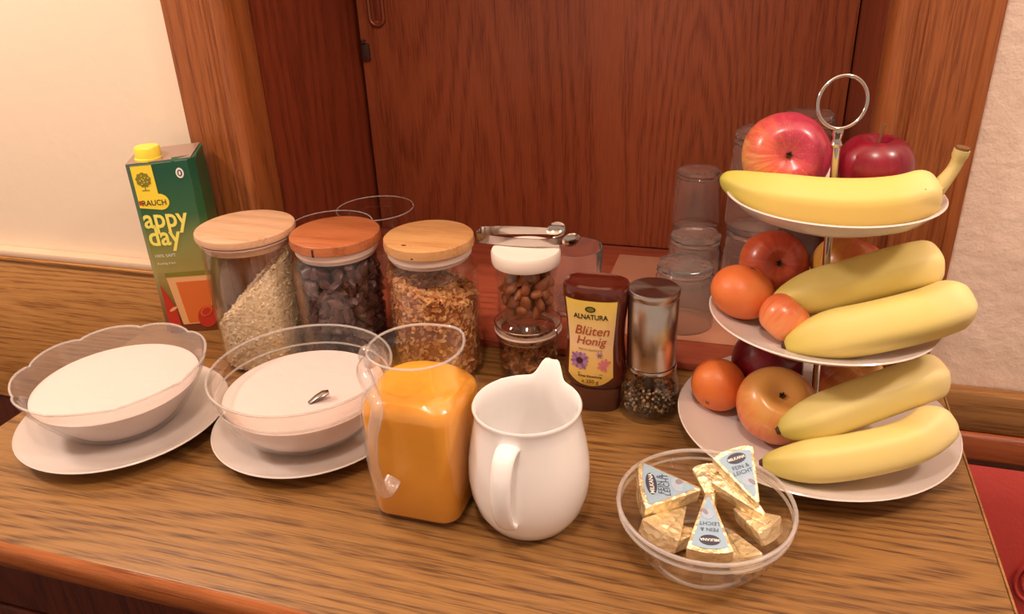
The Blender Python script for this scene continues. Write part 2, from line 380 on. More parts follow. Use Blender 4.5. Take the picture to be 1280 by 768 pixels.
# ------------------------------------------------------------------ the setting
WY = 0.86
def struct(name, bm, mat, label=None, parent=None, **k):
    o = obj(name, bm, mat, parent, **k)
    if parent is None: o['kind'] = 'structure'
    if label: o['label'] = label
    return o
struct('wall_left', nbox(-3.2, -0.70, WY, WY + 0.1, -0.9, 1.9), M['wall'], 'cream painted wall left of the wooden niche')
struct('wall_right', nbox(0.19, 2.6, WY, WY + 0.1, -0.9, 1.9), M['wall_rough'], 'rough plaster wall right of the wooden niche')
struct('wall_back', nbox(-0.70, 0.19, WY, WY + 0.1, 0.78, 1.9), M['wall'], 'painted wall above the niche')
struct('floor', nbox(-3.2, 2.6, -2.5, WY, -0.92, -0.88), M['floor'], 'dark floor below the counter')
struct('ceiling', nbox(-3.2, 2.6, -2.5, WY, 1.9, 1.95), M['wall'], 'painted ceiling')
# the wooden casing round the niche
def casing(name, x0, x1, inner, label):
    o = struct(name, nbox(x0, x1, 0.848, 0.90, 0.0, 0.72, bev=0.004), M['frame'], label)
    s = -1 if inner == x1 else 1
    obj('bead', ntube([(inner + s * 0.011, 0.852, 0.0), (inner + s * 0.011, 0.852, 0.72)], 0.0105, seg=16), M['frame'], o)
    obj('bead', ntube([(inner + s * 0.031, 0.850, 0.0), (inner + s * 0.031, 0.850, 0.72)], 0.004, seg=12), M['frame'], o)
    return o
casing('trim_1', -0.708, -0.617, -0.617, 'oak casing on the left side of the niche')
o = casing('trim_2', 0.108, 0.197, 0.108, 'oak casing on the right side of the niche')
obj('edge_strip', nbox(0.188, 0.1995, 0.8455, 0.858, 0.0, 0.72, bev=0.003), M['frame'], o)
struct('trim_3', nbox(-0.708, 0.197, 0.848, 0.90, 0.72, 0.80, bev=0.004), M['frame'], 'oak casing across the top of the niche')
struct('wall_niche_left', nbox(-0.637, -0.617, 0.90, 1.19, 0.0, 0.74), M['niche'], 'wooden left side of the niche, toned darker and redder for its shade')
struct('wall_niche_right', nbox(0.108, 0.128, 0.90, 1.19, 0.0, 0.74), M['niche'], 'wooden right side of the niche, toned darker and redder for its shade')
struct('wall_niche_top', nbox(-0.637, 0.128, 0.90, 1.19, 0.72, 0.74), M['niche'], 'wooden top of the niche, toned darker and redder for its shade')
d1 = struct('door_1', nbox(-0.611, 0.1065, 1.165, 1.185, 0.012, 0.715, bev=0.002), M['door'], 'oak door at the back of the niche, tone reddened for bounced light')
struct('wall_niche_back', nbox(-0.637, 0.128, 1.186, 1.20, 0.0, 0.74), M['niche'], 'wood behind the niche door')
pts = [(-0.578 + 0.0115 * math.cos(a), 1.1635, 0.356 + 0.0115 * math.sin(a)) for a in [PI + k * PI / 10 for k in range(11)]] + [(-0.578 + 0.0115 * math.cos(a), 1.1635, 0.47 + 0.0115 * math.sin(a)) for a in [k * PI / 10 for k in range(11)]]
hd = obj('door_handle', ntube(pts, 0.0032, seg=10, closed=True), plain('bronze_pull', rgb(150, 84, 56), 0.35, 0.6), d1)
part(hd, 'long oval recessed pull')
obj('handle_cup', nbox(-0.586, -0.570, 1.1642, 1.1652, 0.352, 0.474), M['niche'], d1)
lt = nbox(-0.609, -0.596, 1.160, 1.167, 0.292, 0.318, bev=0.002); lathe(lt, [(0, 0), (0.004, 0), (0.004, 0.003), (0, 0.003)], seg=12, cx=-0.603, cy=1.158, cz=0.321)
obj('door_catch', lt, M['dark'], d1)
struct('floor_niche', nbox(-0.617, 0.108, 0.820, 1.166, 0.0, 0.011, bev=0.002), M['slab'], 'reddish wooden sill board of the niche')
# wainscot left, bench right
w = struct('trim_4', nbox(-3.2, -0.708, 0.842, WY, -0.22, 0.044, bev=0.002), M['wains'], 'oak wainscot board along the left wall')
obj('cap_rail', nbox(-3.2, -0.709, 0.838, WY, 0.044, 0.049, bev=0.0015), M['wains'], w)
obj('cap_edge', nbox(-3.2, -0.709, 0.840, WY, 0.049, 0.060, bev=0.003), M['cap'], w)
struct('trim_5', nbox(-3.2, -0.775, 0.846, WY, -0.88, -0.22), M['cabinet'], 'panel below the left wainscot, its dark tone standing in for shadow')  # dark wood set where only shadow lies beyond the counter's left end
bench = thing('bench_back', (0.7, 0.85, -0.88), 'red leather bench back with oak top rail right of the counter', 'bench')
Z0 = 0.88
obj('top_rail', nbox(-0.49, 0.9, -0.012, 0.008, Z0 - 0.046, Z0 + 0.002, bev=0.003), M['bench_rail'], bench)
obj('moulding', nbox(-0.49, 0.9, -0.018, 0.008, Z0 - 0.082, Z0 - 0.047, bev=0.006, seg=3), M['bench_mould'], bench)
bm = bmesh.new(); nx, nz = 40, 24
grid = [[bm.verts.new((-0.49 + 1.39 * i / nx, -0.020 - 0.022 * math.sin(PI * min(1, (j / nz) * 1.0)) ** 0.5, Z0 - 0.084 - 0.5 * j / nz)) for j in range(nz + 1)] for i in range(nx + 1)]
for i in range(nx):
    for j in range(nz): bm.faces.new((grid[i][j], grid[i + 1][j], grid[i + 1][j + 1], grid[i][j + 1]))
pad = obj('red_padding', bm, M['leather'], bench)
for R_ in (0.026, 0.017, 0.008):
    obj('embossed_ring', ntube([(-0.352 + R_ * math.cos(a) * 0.8, -0.043, Z0 - 0.215 + R_ * math.sin(a) * 1.15) for a in [2 * PI * k / 28 for k in range(28)]], 0.0022, seg=8, closed=True), M['leather'], bench)
obj('lower_panel', nbox(-0.49, 0.9, -0.015, 0.008, 0.0, Z0 - 0.58), M['cabinet'], bench)
# the counter: worktop is one thing, its cabinet another
ct = thing('worktop', (-0.2785, 0.618, -0.03), 'oak counter top carrying the breakfast buffet', 'counter')
CX, CY = -0.2785, 0.618
obj('board', nbox(-0.775 - CX, 0.2175 - CX, 0.381 - CY, 0.8415 - CY, 0.001, 0.03, bev=0.002), M['counter'], ct)
bm = bmesh.new()
prof = [(0.0005, 0.0), (-0.004, 0.003), (-0.006, 0.012), (-0.006, 0.020), (-0.0045, 0.026), (0.0005, 0.0292)]
va = [[bm.verts.new((x - CX, 0.381 - CY + y, z)) for y, z in prof] for x in (-0.775, 0.2175)]
for k in range(len(prof) - 1): bm.faces.new((va[0][k], va[0][k + 1], va[1][k + 1], va[1][k]))
bm.faces.new(va[0]); bm.faces.new(va[1][::-1]); bm.faces.new((va[0][0], va[1][0], va[1][-1], va[0][-1]))
obj('edge_banding', bm, M['counter_edge'], ct, ang=60)
bm = nbox(0.2178 - CX, 0.2198 - CX, 0.379 - CY, 0.8415 - CY, 0.001, 0.0296, bev=0.0006)
obj('edge_banding', bm, M['bench_rail'], ct)
cb = thing('counter_cabinet', (-0.2785, 0.62, -0.88), 'dark wooden cabinet under the oak counter top', 'cabinet')
obj('body', nbox(-0.485, 0.485, -0.205, 0.21, 0.0, 0.85), M['cabinet'], cb)
obj('front_rail', nbox(-0.488, 0.488, -0.222, -0.2055, 0.77, 0.849, bev=0.003), M['cabinet'], cb)
for x0, x1 in ((-0.484, -0.002), (0.002, 0.484)):
    dd = obj('door', nbox(x0, x1, -0.222, -0.2055, 0.03, 0.765, bev=0.003), M['cabinet'], cb)
    kx = x1 - 0.04 if x0 < -0.1 else x0 + 0.04
    obj('knob', nlathe([(0, 0), (0.012, 0.002), (0.008, 0.014), (0.006, 0.02), (0, 0.02)], seg=16, cx=kx, cy=-0.232, cz=0.5), M['brushed'], dd)
mt = obj('table_mat', nbox(-0.19, 0.095, 0.872, 1.128, 0.0112, 0.0124, bev=0.0004), M['mat'])
tag(mt, 'tan mat lying under the upturned glasses in the niche', 'mat')

# ------------------------------------------------------------------ wide glass vessels on saucers
def plate_profile(R_, h, foot, th=0.0035):
    out = [(0, 0.004), (foot - 0.004, 0.004), (foot - 0.003, 0.0), (foot, 0.0), (foot + 0.002, 0.004), (R_ * 0.78, h * 0.42), (R_ - 0.002, h - 0.002), (R_, h), (R_ - 0.0012, h + 0.0012), (R_ - 0.003, h), (R_ * 0.77, h * 0.42 + th), (foot + 0.002, 0.004 + th), (0, 0.004 + th)]
    return out
pl = thing('saucer_plate', (-0.6295, 0.5617, 0), 'white oval-looking plate under the lobed yoghurt bowl at far left', 'plate', 'plates under the yoghurt bowls')
obj('plate', nlathe(plate_profile(0.108, 0.019, 0.062), seg=72), M['porcelain'], pl)
pl = thing('saucer_plate', (-0.424, 0.5985, 0), 'white plate under the smooth round yoghurt bowl', 'plate', 'plates under the yoghurt bowls')
obj('plate', nlathe(plate_profile(0.0997, 0.019, 0.058), seg=72), M['porcelain'], pl)
# lobed bowl
def lobes(amp, dz):
    def f(x, y, z, a, r):
        t_ = max(0.0, (z - 0.012) / 0.062); c = abs(math.sin(a * 4.5 + 0.6)) ** 0.6 - 0.62
        q = 1 + amp * c * t_ ** 1.5
        return x * q, y * q, z + dz * c * t_ ** 4
    return f
b1 = thing('glass_bowl', (-0.6325, 0.5645, 0.0078), 'lobed frosted glass bowl of yoghurt on the far left plate', 'bowl')
outer = [(0, 0.0), (0.046, 0.0), (0.058, 0.006), (0.070, 0.020), (0.081, 0.036), (0.089, 0.050), (0.0955, 0.066)]
inner = [(0.0930, 0.066), (0.0865, 0.0505), (0.0785, 0.037), (0.0675, 0.0215), (0.056, 0.0085), (0.044, 0.0030), (0, 0.0030)]
bm = nlathe(outer + [(0.0952, 0.0672), (0.0937, 0.0674)] + inner, seg=144, shape=lobes(0.035, 0.006))
obj('bowl', bm, M['frosted'], b1)
def fill(prof, top, bulge=0.0, seg=64, wav=0.0, shape=None):
    pr = [(0, prof[0][1])] + list(prof) + [(prof[-1][0] * 0.97, top), (prof[-1][0] * 0.6, top + bulge * 0.7), (prof[-1][0] * 0.25, top + bulge), (0, top + bulge)]
    return nlathe(pr, seg=seg, shape=shape)
lf = lobes(0.035, 0.006)
obj('rim', ntube([lf(0.0945 * math.cos(a), 0.0945 * math.sin(a), 0.0668, a, 0.0945) for a in [2 * PI * k / 144 for k in range(144)]], 0.0013, seg=8, closed=True), M['rim'], b1)
y1 = obj('yoghurt', fill([(0.042, 0.0036), (0.055, 0.0092), (0.0665, 0.0222), (0.0775, 0.0377), (0.0840, 0.0470)], 0.0476, 0.0006), M['yog'])
y1.location = (-0.6325, 0.5645, 0.0078); tag(y1, 'white yoghurt filling the lobed frosted bowl', 'yoghurt', kind='stuff')
# round bowl with a step
b2 = thing('glass_bowl', (-0.424, 0.5985, 0.0078), 'smooth clear glass bowl of yoghurt with a ridge below the rim', 'bowl')
outer = [(0, 0.0), (0.044, 0.0), (0.053, 0.003), (0.068, 0.014), (0.0785, 0.028), (0.0845, 0.043), (0.0868, 0.053), (0.0885, 0.0555), (0.0905, 0.065), (0.0925, 0.0745)]
inner = [(0.0905, 0.0745), (0.0880, 0.065), (0.0860, 0.0565), (0.0844, 0.0535), (0.0820, 0.0435), (0.0760, 0.029), (0.0655, 0.0155), (0.051, 0.0055), (0, 0.0040)]
obj('bowl', nlathe(outer + [(0.0921, 0.0756), (0.0910, 0.0757)] + inner, seg=96), M['glass_thick'], b2)
def ring(name, R_, z, r, mat, parent): return obj(name, ntube([(R_ * math.cos(2 * PI * k / 72), R_ * math.sin(2 * PI * k / 72), z) for k in range(72)], r, seg=8, closed=True), mat, parent)
ring('rim', 0.0916, 0.0750, 0.0013, M['rim'], b2)
ring('ridge', 0.0876, 0.0545, 0.0012, M['rim'], b2)
y2 = obj('yoghurt', fill([(0.049, 0.0062), (0.0645, 0.0163), (0.0752, 0.0298), (0.0812, 0.0440), (0.0822, 0.0475)], 0.0481, 0.0006), M['yog'])
y2.location = (-0.424, 0.5985, 0.0078); tag(y2, 'white yoghurt filling the smooth clear bowl', 'yoghurt', kind='stuff')
sp = thing('spoon', (-0.4055, 0.575, 0.0545), 'steel spoon mostly sunk in yoghurt of the smooth bowl', 'spoon')
obj('handle', ntube([(0.0, 0.0, 0.001), (0.006, 0.005, 0.0055), (0.012, 0.0095, 0.0085), (0.0165, 0.013, 0.0095)], [0.0040, 0.0052, 0.0058, 0.0036], seg=12, flat=(0.4, 1)), plain('dark_spoon_steel', rgb(150, 140, 134), 0.2, 1.0), sp)
obj('bowl', nlathe([(0, -0.003), (0.007, -0.001), (0.0105, 0.002), (0.0095, 0.0022), (0.006, 0.0002), (0, -0.0012)], seg=20, cx=-0.012, cy=-0.008, cz=-0.003, sx=1.3), M['steel'], sp)

# ------------------------------------------------------------------ juice carton
A_ = Vector((-0.738, 0.7575)); B_ = Vector((-0.6600, 0.7900)); ud = (B_ - A_).normalized(); W_ = (B_ - A_).length; nd_ = Vector((ud.y, -ud.x))
ca = thing('juice_carton', (A_.x, A_.y, 0), 'green juice carton with yellow cap standing against the wall', 'carton', rot=(0, 0, math.atan2(ud.y, ud.x)))
D_ = 0.058; ch = 0.008
base = [(ch, 0), (W_ - ch, 0), (W_, ch), (W_, D_ - ch), (W_ - ch, D_), (ch, D_), (0, D_ - ch), (0, ch)]
def top_z(x, y): return 0.230 + 0.005 * (x / W_) + 0.10 * (y / D_) * 0.06
bm = bmesh.new()
a = [bm.verts.new((x, y, 0)) for x, y in base]; b = [bm.verts.new((x, y, top_z(x, y))) for x, y in base]
bm.faces.new(a[::-1])
for k in range(8): bm.faces.new((a[k], a[(k + 1) % 8], b[(k + 1) % 8], b[k]))
bm.faces.new(b); bmesh.ops.bevel(bm, geom=bm.edges[:], offset=0.0008, segments=1, affect='EDGES')
body = obj('carton_body', bm, M['carton'], ca, smooth=False)
bm = bmesh.new(); tp = [(0.002, 0.004), (W_ - 0.004, 0.004), (W_ - 0.004, D_ - 0.003), (0.002, D_ - 0.003)]
bt = [bm.verts.new((x, y, top_z(x, y) + 0.0002)) for x, y in tp]; tt = [bm.verts.new((x, y, top_z(x, y) + 0.0014)) for x, y in tp]
bm.faces.new(tt); bm.faces.new(bt[::-1])
for k in range(4): bm.faces.new((bt[k], bt[(k + 1) % 4], tt[(k + 1) % 4], tt[k]))
obj('carton_top', bm, M['carton_foil'], ca, smooth=False)
bm = bmesh.new(); fl = [bm.verts.new(p) for p in [(W_ - 0.026, -0.0006, top_z(W_, 0) - 0.001), (W_ + 0.0005, 0.010, top_z(W_, 0) - 0.001), (W_ - 0.006, 0.0022, top_z(W_, 0) - 0.034), (W_ - 0.026, 0.004, top_z(W_, 0) + 0.0022), (W_ + 0.0008, 0.014, top_z(W_, 0) + 0.0022)]]
bm.faces.new((fl[0], fl[2], fl[1])); bm.faces.new((fl[0], fl[1], fl[4], fl[3]))
obj('folded_flap', bm, M['carton'], ca, smooth=False)
rib = [(0.0145 + 0.0003 * (-1) ** k, 0) for k in range(2)]
cap = obj('screw_cap', nlathe([(0, 0), (0.0165, 0), (0.0165, 0.003), (0.0150, 0.004), (0.0150, 0.015), (0.0138, 0.0168), (0, 0.0172)], seg=36, cx=0.026, cy=0.020, cz=0.2325, shape=lambda x, y, z, a, r: (x * (1 + (0.02 * math.cos(36 * a / 2) if r > 0.0145 else 0)), y * (1 + (0.02 * math.cos(18 * a) if r > 0.0145 else 0)), z)), M['cap_yellow'], ca)
FP = lambda u, v, w_: (u, -0.0004 - w_, v)
def cdecal(name, poly, mat, lvl=0): return obj(name, decal(poly, lambda u, v, w_: (u, -0.0003 - 0.0003 * lvl - w_, v)), mat, ca, smooth=False)
yl = [(0.0082, 0.177), (0.0082, 0.2295), (0.0335, 0.2305), (0.0340, 0.194)] + [(0.0340 + 0.011 * math.sin(a), 0.1835 + 0.0105 * math.cos(a)) for a in [k * PI / 8 for k in range(9)]]
cdecal('yellow_panel', yl, M['ink_yellow'])
tree = []
for k in range(36):
    a = 2 * PI * k / 36; r = 1 + 0.07 * math.sin(9 * a); tree.append((0.0205 + 0.0088 * r * math.cos(a), 0.2125 + 0.0092 * r * math.sin(a)))
cdecal('tree_emblem', tree, M['ink_olive'], 1)
cdecal('tree_trunk', [(0.0198, 0.199), (0.0212, 0.199), (0.0208, 0.208), (0.0202, 0.208)], M['ink_olive'], 1)
cdecal('tree_ground', [(0.016, 0.1985), (0.025, 0.1985), (0.025, 0.1996), (0.016, 0.1996)], M['ink_olive'], 1)
for k in range(9):
    a = 2.4 * k; rr_ = 0.0022 * math.sqrt(k)
    cdecal('tree_leaf_gap', ell(0.0205 + rr_ * math.cos(a), 0.2125 + rr_ * math.sin(a), 0.0009, 0.0006, 8), M['ink_yellow'], 2)
cdecal('red_square', [(0.0086, 0.1805), (0.0122, 0.1805), (0.0122, 0.1862), (0.0086, 0.1862)], M['ink_red2'], 1)
text('brand_lettering', 'RAUCH', 0.0100, lambda u, v, w_: (u + 0.0270, -0.0009 - w_, v + 0.1795), M['ink'], ca, bold=0.00012, xs=0.88)
text('name_lettering', 'appy', 0.036, lambda u, v, w_: (u + 0.0083, -0.0006 - w_, v + 0.1505), M['ink_lemon'], ca, bold=0.0007, xs=0.80, align='LEFT')
text('name_lettering', 'day', 0.036, lambda u, v, w_: (u + 0.0088, -0.0006 - w_, v + 0.1265), M['ink_lemon'], ca, bold=0.0007, xs=0.80, align='LEFT')
text('small_lettering', '100% SAFT', 0.0058, lambda u, v, w_: (u + 0.024, -0.0006 - w_, v + 0.1100), M['ink_white'], ca)
text('small_lettering', 'fruchtig frisch', 0.0042, lambda u, v, w_: (u + 0.024, -0.0006 - w_, v + 0.1000), M['ink_white'], ca)
cdecal('printed_glass', [(0.026, 0.012), (0.064, 0.012), (W_ - 0.0085, 0.086), (0.018, 0.086)], M['ink_peach'])
cdecal('printed_juice', [(0.034, 0.014), (0.062, 0.014), (W_ - 0.0095, 0.074), (0.029, 0.074)], M['ink_orange'], 1)
cdecal('printed_glass_rim', [(0.018, 0.0815), (W_ - 0.0085, 0.0815), (W_ - 0.0085, 0.0875), (0.018, 0.0875)], M['ink_olive'], 1)
cdecal('printed_fruit', [(0.0085, 0.010), (0.023, 0.010), (0.022, 0.034), (0.016, 0.052), (0.0085, 0.072)], M['ink_red2'], 1)
cdecal('printed_leaf', ell(0.018, 0.036, 0.006, 0.002, 12, 0.5), M['ink_peach'], 2)
cdecal('printed_slice', ell(0.060, 0.022, 0.0125, 0.0165, 24, -0.4), M['ink_red2'], 2)
cdecal('printed_slice_rim', ell(0.0595, 0.030, 0.0092, 0.0060, 20, 0.7), M['ink_orange'], 3)
cdecal('printed_slice_core', ell(0.0595, 0.030, 0.0070, 0.0043, 20, 0.7), M['ink_red2'], 4)
cdecal('round_seal', ell(W_ - 0.0190, 0.2185, 0.0048, 0.0066, 20), M['ink_white'], 1)
cdecal('round_seal_mark', ell(W_ - 0.0190, 0.2185, 0.0028, 0.0042, 16), M['carton_side'], 2)
cdecal('round_seal_mark', ell(W_ - 0.0190, 0.2185, 0.0014, 0.0028, 12), M['ink_white'], 3)

# ------------------------------------------------------------------ storage jars and what is in them
def flake_mesh(bm, c, n, size, thick=0.25, sides=6, bend=0.2):
    n = n.normalized(); u = n.orthogonal().normalized(); v = n.cross(u); ph = random.random() * 6.28; e = random.uniform(0.6, 1.0)
    top = bm.verts.new(c + n * size * thick)
    ring = []
    for k in range(sides):
        a = ph + 2 * PI * k / sides; r = size * random.uniform(0.8, 1.1)
        ring.append(bm.verts.new(c + u * math.cos(a) * r + v * math.sin(a) * r * e + n * size * random.uniform(-bend, bend)))
    bot = bm.verts.new(c - n * size * thick)
    for k in range(sides):
        bm.faces.new((top, ring[k], ring[(k + 1) % sides])); bm.faces.new((bot, ring[(k + 1) % sides], ring[k]))
def heap(R_, z0, hf, mats, count, size, jitter=0.9, core_in=0.002):
    """solid heap inside a round jar whose top follows hf(x, y), covered with single flakes"""
    bm = bmesh.new(); seg = 40; rings = []
    Rc = R_ - core_in
    for j in range(8):
        r = Rc * j / 7
        rings.append([bm.verts.new((r * math.cos(2 * PI * k / seg), r * math.sin(2 * PI * k / seg), hf(r * math.cos(2 * PI * k / seg), r * math.sin(2 * PI * k / seg)) - core_in)) for k in range(seg)] if j else [bm.verts.new((0, 0, hf(0, 0) - core_in))])
    base_ = [bm.verts.new((Rc * math.cos(2 * PI * k / seg), Rc * math.sin(2 * PI * k / seg), z0)) for k in range(seg)]
    for k in range(seg):
        k2 = (k + 1) % seg; bm.faces.new((rings[0][0], rings[1][k], rings[1][k2]))
        for j in range(1, 7): bm.faces.new((rings[j][k], rings[j + 1][k], rings[j + 1][k2], rings[j][k2]))
        bm.faces.new((rings[7][k], base_[k], base_[k2], rings[7][k2]))
    bm.faces.new(base_[::-1]); ncore = len(bm.faces)
    for i in range(count):
        if random.random() < 0.62:
            a = random.random() * 2 * PI; x, y = math.cos(a), math.sin(a)
            h = hf(R_ * x, R_ * y); zz = random.uniform(z0, h)
            c = Vector(((R_ - 0.001) * x, (R_ - 0.001) * y, zz)); n = Vector((x, y, 0))
            nn = n + Vector([random.gauss(0, 0.35) for _ in range(3)])
            c -= n * size * 0.35
        else:
            r = (R_ - 0.0015) * math.sqrt(random.random()); a = random.random() * 2 * PI; x, y = r * math.cos(a), r * math.sin(a)
            c = Vector((x, y, hf(x, y) + random.uniform(-0.001, 0.0015))); nn = Vector([random.gauss(0, 0.8) for _ in range(2)] + [1])
        flake_mesh(bm, c, nn, size * random.uniform(0.6, 1.15))
    bm.faces.ensure_lookup_table()
    for i, f in enumerate(bm.faces): f.material_index = 1 if i < ncore else 0
    return bm
def lump_mesh(rad, sq=(1, 1, 1), rough=0.25, sub=1, seed=0):
    bm = bmesh.new(); bmesh.ops.create_icosphere(bm, subdivisions=sub, radius=1.0)
    for v in bm.verts:
        q = 1 + rough * noise.noise(v.co * 1.7 + Vector((seed * 3.1, seed, 0)))
        v.co = Vector((v.co.x * sq[0], v.co.y * sq[1], v.co.z * sq[2])) * rad * q
    return bm
# oats
OX, OY = -0.565, 0.7386
j = thing('storage_jar', (OX, OY, 0), 'tall clear jar of oat flakes with pale beech lid', 'jar')
obj('glass_body', nlathe([(0, 0), (0.050, 0), (0.053, 0.003), (0.0535, 0.010), (0.0535, 0.160), (0.0525, 0.161), (0.0515, 0.160), (0.0515, 0.010), (0.049, 0.006), (0, 0.005)], seg=72), M['glass'], j)
obj('lid', nlathe([(0, 0.1635), (0.054, 0.1635), (0.0568, 0.1655), (0.0576, 0.169), (0.0568, 0.1730), (0.0535, 0.1745), (0, 0.1748)], seg=64), M['lid_beech'], j)
obj('seal_ring', nlathe([(0.0515, 0.1612), (0.0545, 0.1612), (0.0550, 0.1632), (0.0515, 0.1632)] + [(0.0515, 0.1612)], seg=64), M['gasket'], j)
obj('lid_plug', nlathe([(0, 0.1525), (0.0495, 0.1525), (0.0505, 0.1540), (0.0505, 0.1630), (0, 0.1630)], seg=64), M['lid_beech'], j)
def oat_h(x, y):
    t_ = x * 0.93 + y * 0.30
    return max(0.045, min(0.145, 0.098 + 0.98 * t_ + 0.004 * noise.noise(Vector((x * 80, y * 80, 1)))))
ot = obj('oat_flakes', heap(0.0508, 0.0062, oat_h, None, 6500, 0.0030), None, smooth=False, mats=[M['oats'], M['oats_core']])
ot.location = (OX, OY, 0); tag(ot, 'sloping heap of pale oat flakes inside the beech-lidded jar', 'oats', kind='stuff')
def clip_top_jar(x, y, label, lidmat, rlid):
    j = thing('storage_jar', (x, y, 0), label, 'jar')
    obj('glass_body', nlathe([(0, 0), (0.048, 0), (0.052, 0.003), (0.0537, 0.010), (0.0537, 0.126), (0.0525, 0.134), (0.0490, 0.1405), (0.0470, 0.1435), (0.0470, 0.1485), (0.0455, 0.1488), (0.0450, 0.1480), (0.0450, 0.1430), (0.0475, 0.1385), (0.0508, 0.132), (0.0517, 0.126), (0.0517, 0.010), (0.049, 0.006), (0, 0.005)], seg=72), M['glass'], j)
    obj('seal_ring', nlathe([(0, 0.1440), (0.0440, 0.1440), (0.0448, 0.1455), (0.0448, 0.1495), (0.0474, 0.1495), (0.0474, 0.1568), (0, 0.1568)], seg=64), M['gasket'], j)
    lid = obj('lid', nlathe([(0, 0.1571), (rlid - 0.002, 0.1571), (rlid - 0.0004, 0.1585), (rlid, 0.163), (rlid - 0.0006, 0.1685), (rlid - 0.0025, 0.1700), (0, 0.1702)], seg=64), lidmat, j)
    return j, lid
RX, RY = -0.456, 0.753
j, lid = clip_top_jar(RX, RY, 'clear jar of dark dried fruit with amber wooden lid', M['lid_amber'], 0.0520)
obj('lid_crack', nbox(-0.0012, 0.0012, -0.0522, -0.0505, 0.1575, 0.1665), M['dark'], lid)
GX, GY = -0.3437, 0.7626
j, lid = clip_top_jar(GX, GY, 'clear jar of granola with knotted pine lid', M['lid_pine'], 0.0510)
obj('lid_knot', nlathe([(0, 0), (0.0028, 0), (0.0024, 0.0003), (0, 0.0004)], seg=12, cx=-0.014, cy=-0.036, cz=0.1698, sx=1.3, sy=0.7), M['dark'], lid)
obj('lid_knot', nlathe([(0, 0), (0.0014, 0), (0.0012, 0.0003), (0, 0.0004)], seg=10, cx=-0.006, cy=-0.037, cz=0.1697), M['dark'], lid)
obj('lid_knot', nlathe([(0, 0), (0.0013, 0), (0.0011, 0.0008), (0, 0.0010)], seg=10, cx=0.001, cy=-0.0508, cz=0.1610), M['dark'], lid)
def gran_h(x, y):
    return 0.110 - 0.36 * (x * 0.93 + y * 0.3) + 0.007 * noise.noise(Vector((x * 60, y * 60, 4)))
gr = obj('granola', heap(0.0505, 0.0062, gran_h, None, 2600, 0.0052), None, smooth=False, mats=[M['granola'], M['granola_core']])
gr.location = (GX, GY, 0); tag(gr, 'toasted granola clusters inside the pine-lidded jar', 'granola', kind='stuff')
# dried fruit: single pieces packed round the inside of the jar
meshes = []
for k in range(5):
    bm = lump_mesh(0.0082, (1.25, 0.85, 0.7), 0.75, 2, k + 1); finish(bm); me = bpy.data.meshes.new('dried_fruit'); bm.to_mesh(me); bm.free(); me.materials.append(M['raisin']); meshes.append(me)
def scatter(name, meshes, label, cat, group, cx, cy, layers, rng):
    for (zz, rad, n) in layers:
        for k in range(n):
            a = 2 * PI * (k + random.uniform(-0.25, 0.25)) / n + zz * 37
            o = bpy.data.objects.new(name, random.choice(meshes)); COL.objects.link(o)
            r = rad * random.uniform(0.97, 1.0)
            o.location = (cx + r * math.cos(a), cy + r * math.sin(a), zz + random.uniform(-0.0015, 0.0015))
            o.rotation_euler = (random.uniform(0, 6.28), random.uniform(0, 6.28), random.uniform(0, 6.28))
            tag(o, label, cat, group)
ly = []
for i in range(11):
    zz = 0.0155 + i * 0.0115
    ly.append((zz, 0.0405, 17))
ly += [(0.142 - 0.004, 0.024, 9), (0.139, 0.008, 3)]
scatter('dried_fruit', meshes, 'dark dried fruit piece inside the amber-lidded jar', 'dried fruit', 'dried fruit in the amber-lidded jar', RX, RY, ly, None)
# two stacked little jars
NX, NY = -0.236, 0.780
lj = thing('clip_jar', (NX, NY, 0), 'small wire-clip jar of walnuts at bottom of the little stack', 'jar')
obj('glass_body', nlathe([(0, 0), (0.031, 0), (0.0345, 0.003), (0.0352, 0.008), (0.0352, 0.042), (0.0335, 0.049), (0.0335, 0.052), (0.0375, 0.053), (0.0375, 0.056), (0.0315, 0.056), (0.0315, 0.049), (0.0335, 0.042), (0.0335, 0.008), (0.030, 0.005), (0, 0.004)], seg=56), M['glass_thick'], lj)
obj('gasket', nlathe([(0.0315, 0.0563), (0.0385, 0.0563), (0.0392, 0.0575), (0.0385, 0.0587), (0.0315, 0.0587), (0.0315, 0.0563)], seg=56), M['gasket'], lj)
obj('glass_lid', nlathe([(0, 0.0595), (0.030, 0.0595), (0.0378, 0.0592), (0.0382, 0.0630), (0.0360, 0.0680), (0.030, 0.0715), (0.029, 0.0735), (0.027, 0.0735), (0.026, 0.0705), (0, 0.0705)], seg=56), M['glass_thick'], lj)
wr = bmesh.new()
for zz, rr_ in ((0.0505, 0.0368), (0.0665, 0.0385)): tube(wr, [(rr_ * math.cos(2 * PI * k / 40), rr_ * math.sin(2 * PI * k / 40), zz) for k in range(40)], 0.0009, seg=6, closed=True)
obj('wire_bail', wr, M['wire'], lj)
wr = ntube(catmull([(0.034, -0.016, 0.0665), (0.0385, -0.019, 0.066), (0.0385, -0.019, 0.052), (0.0365, -0.018, 0.042), (0.0385, -0.019, 0.036)], 5), 0.0012, seg=6)
obj('clip_lever', wr, M['wire'], lj)
uj = thing('screw_jar', (NX, NY, 0.074), 'small white-lidded jar of almonds on top of the wire-clip jar', 'jar')
obj('glass_body', nlathe([(0, 0), (0.029, 0), (0.0335, 0.003), (0.0352, 0.010), (0.0345, 0.024), (0.0338, 0.044), (0.0352, 0.053), (0.0352, 0.058), (0.0342, 0.061), (0.0342, 0.074), (0.0325, 0.074), (0.0325, 0.060), (0.0335, 0.055), (0.0320, 0.044), (0.0328, 0.024), (0.0335, 0.010), (0.031, 0.005), (0, 0.004)], seg=56), M['glass'], uj)
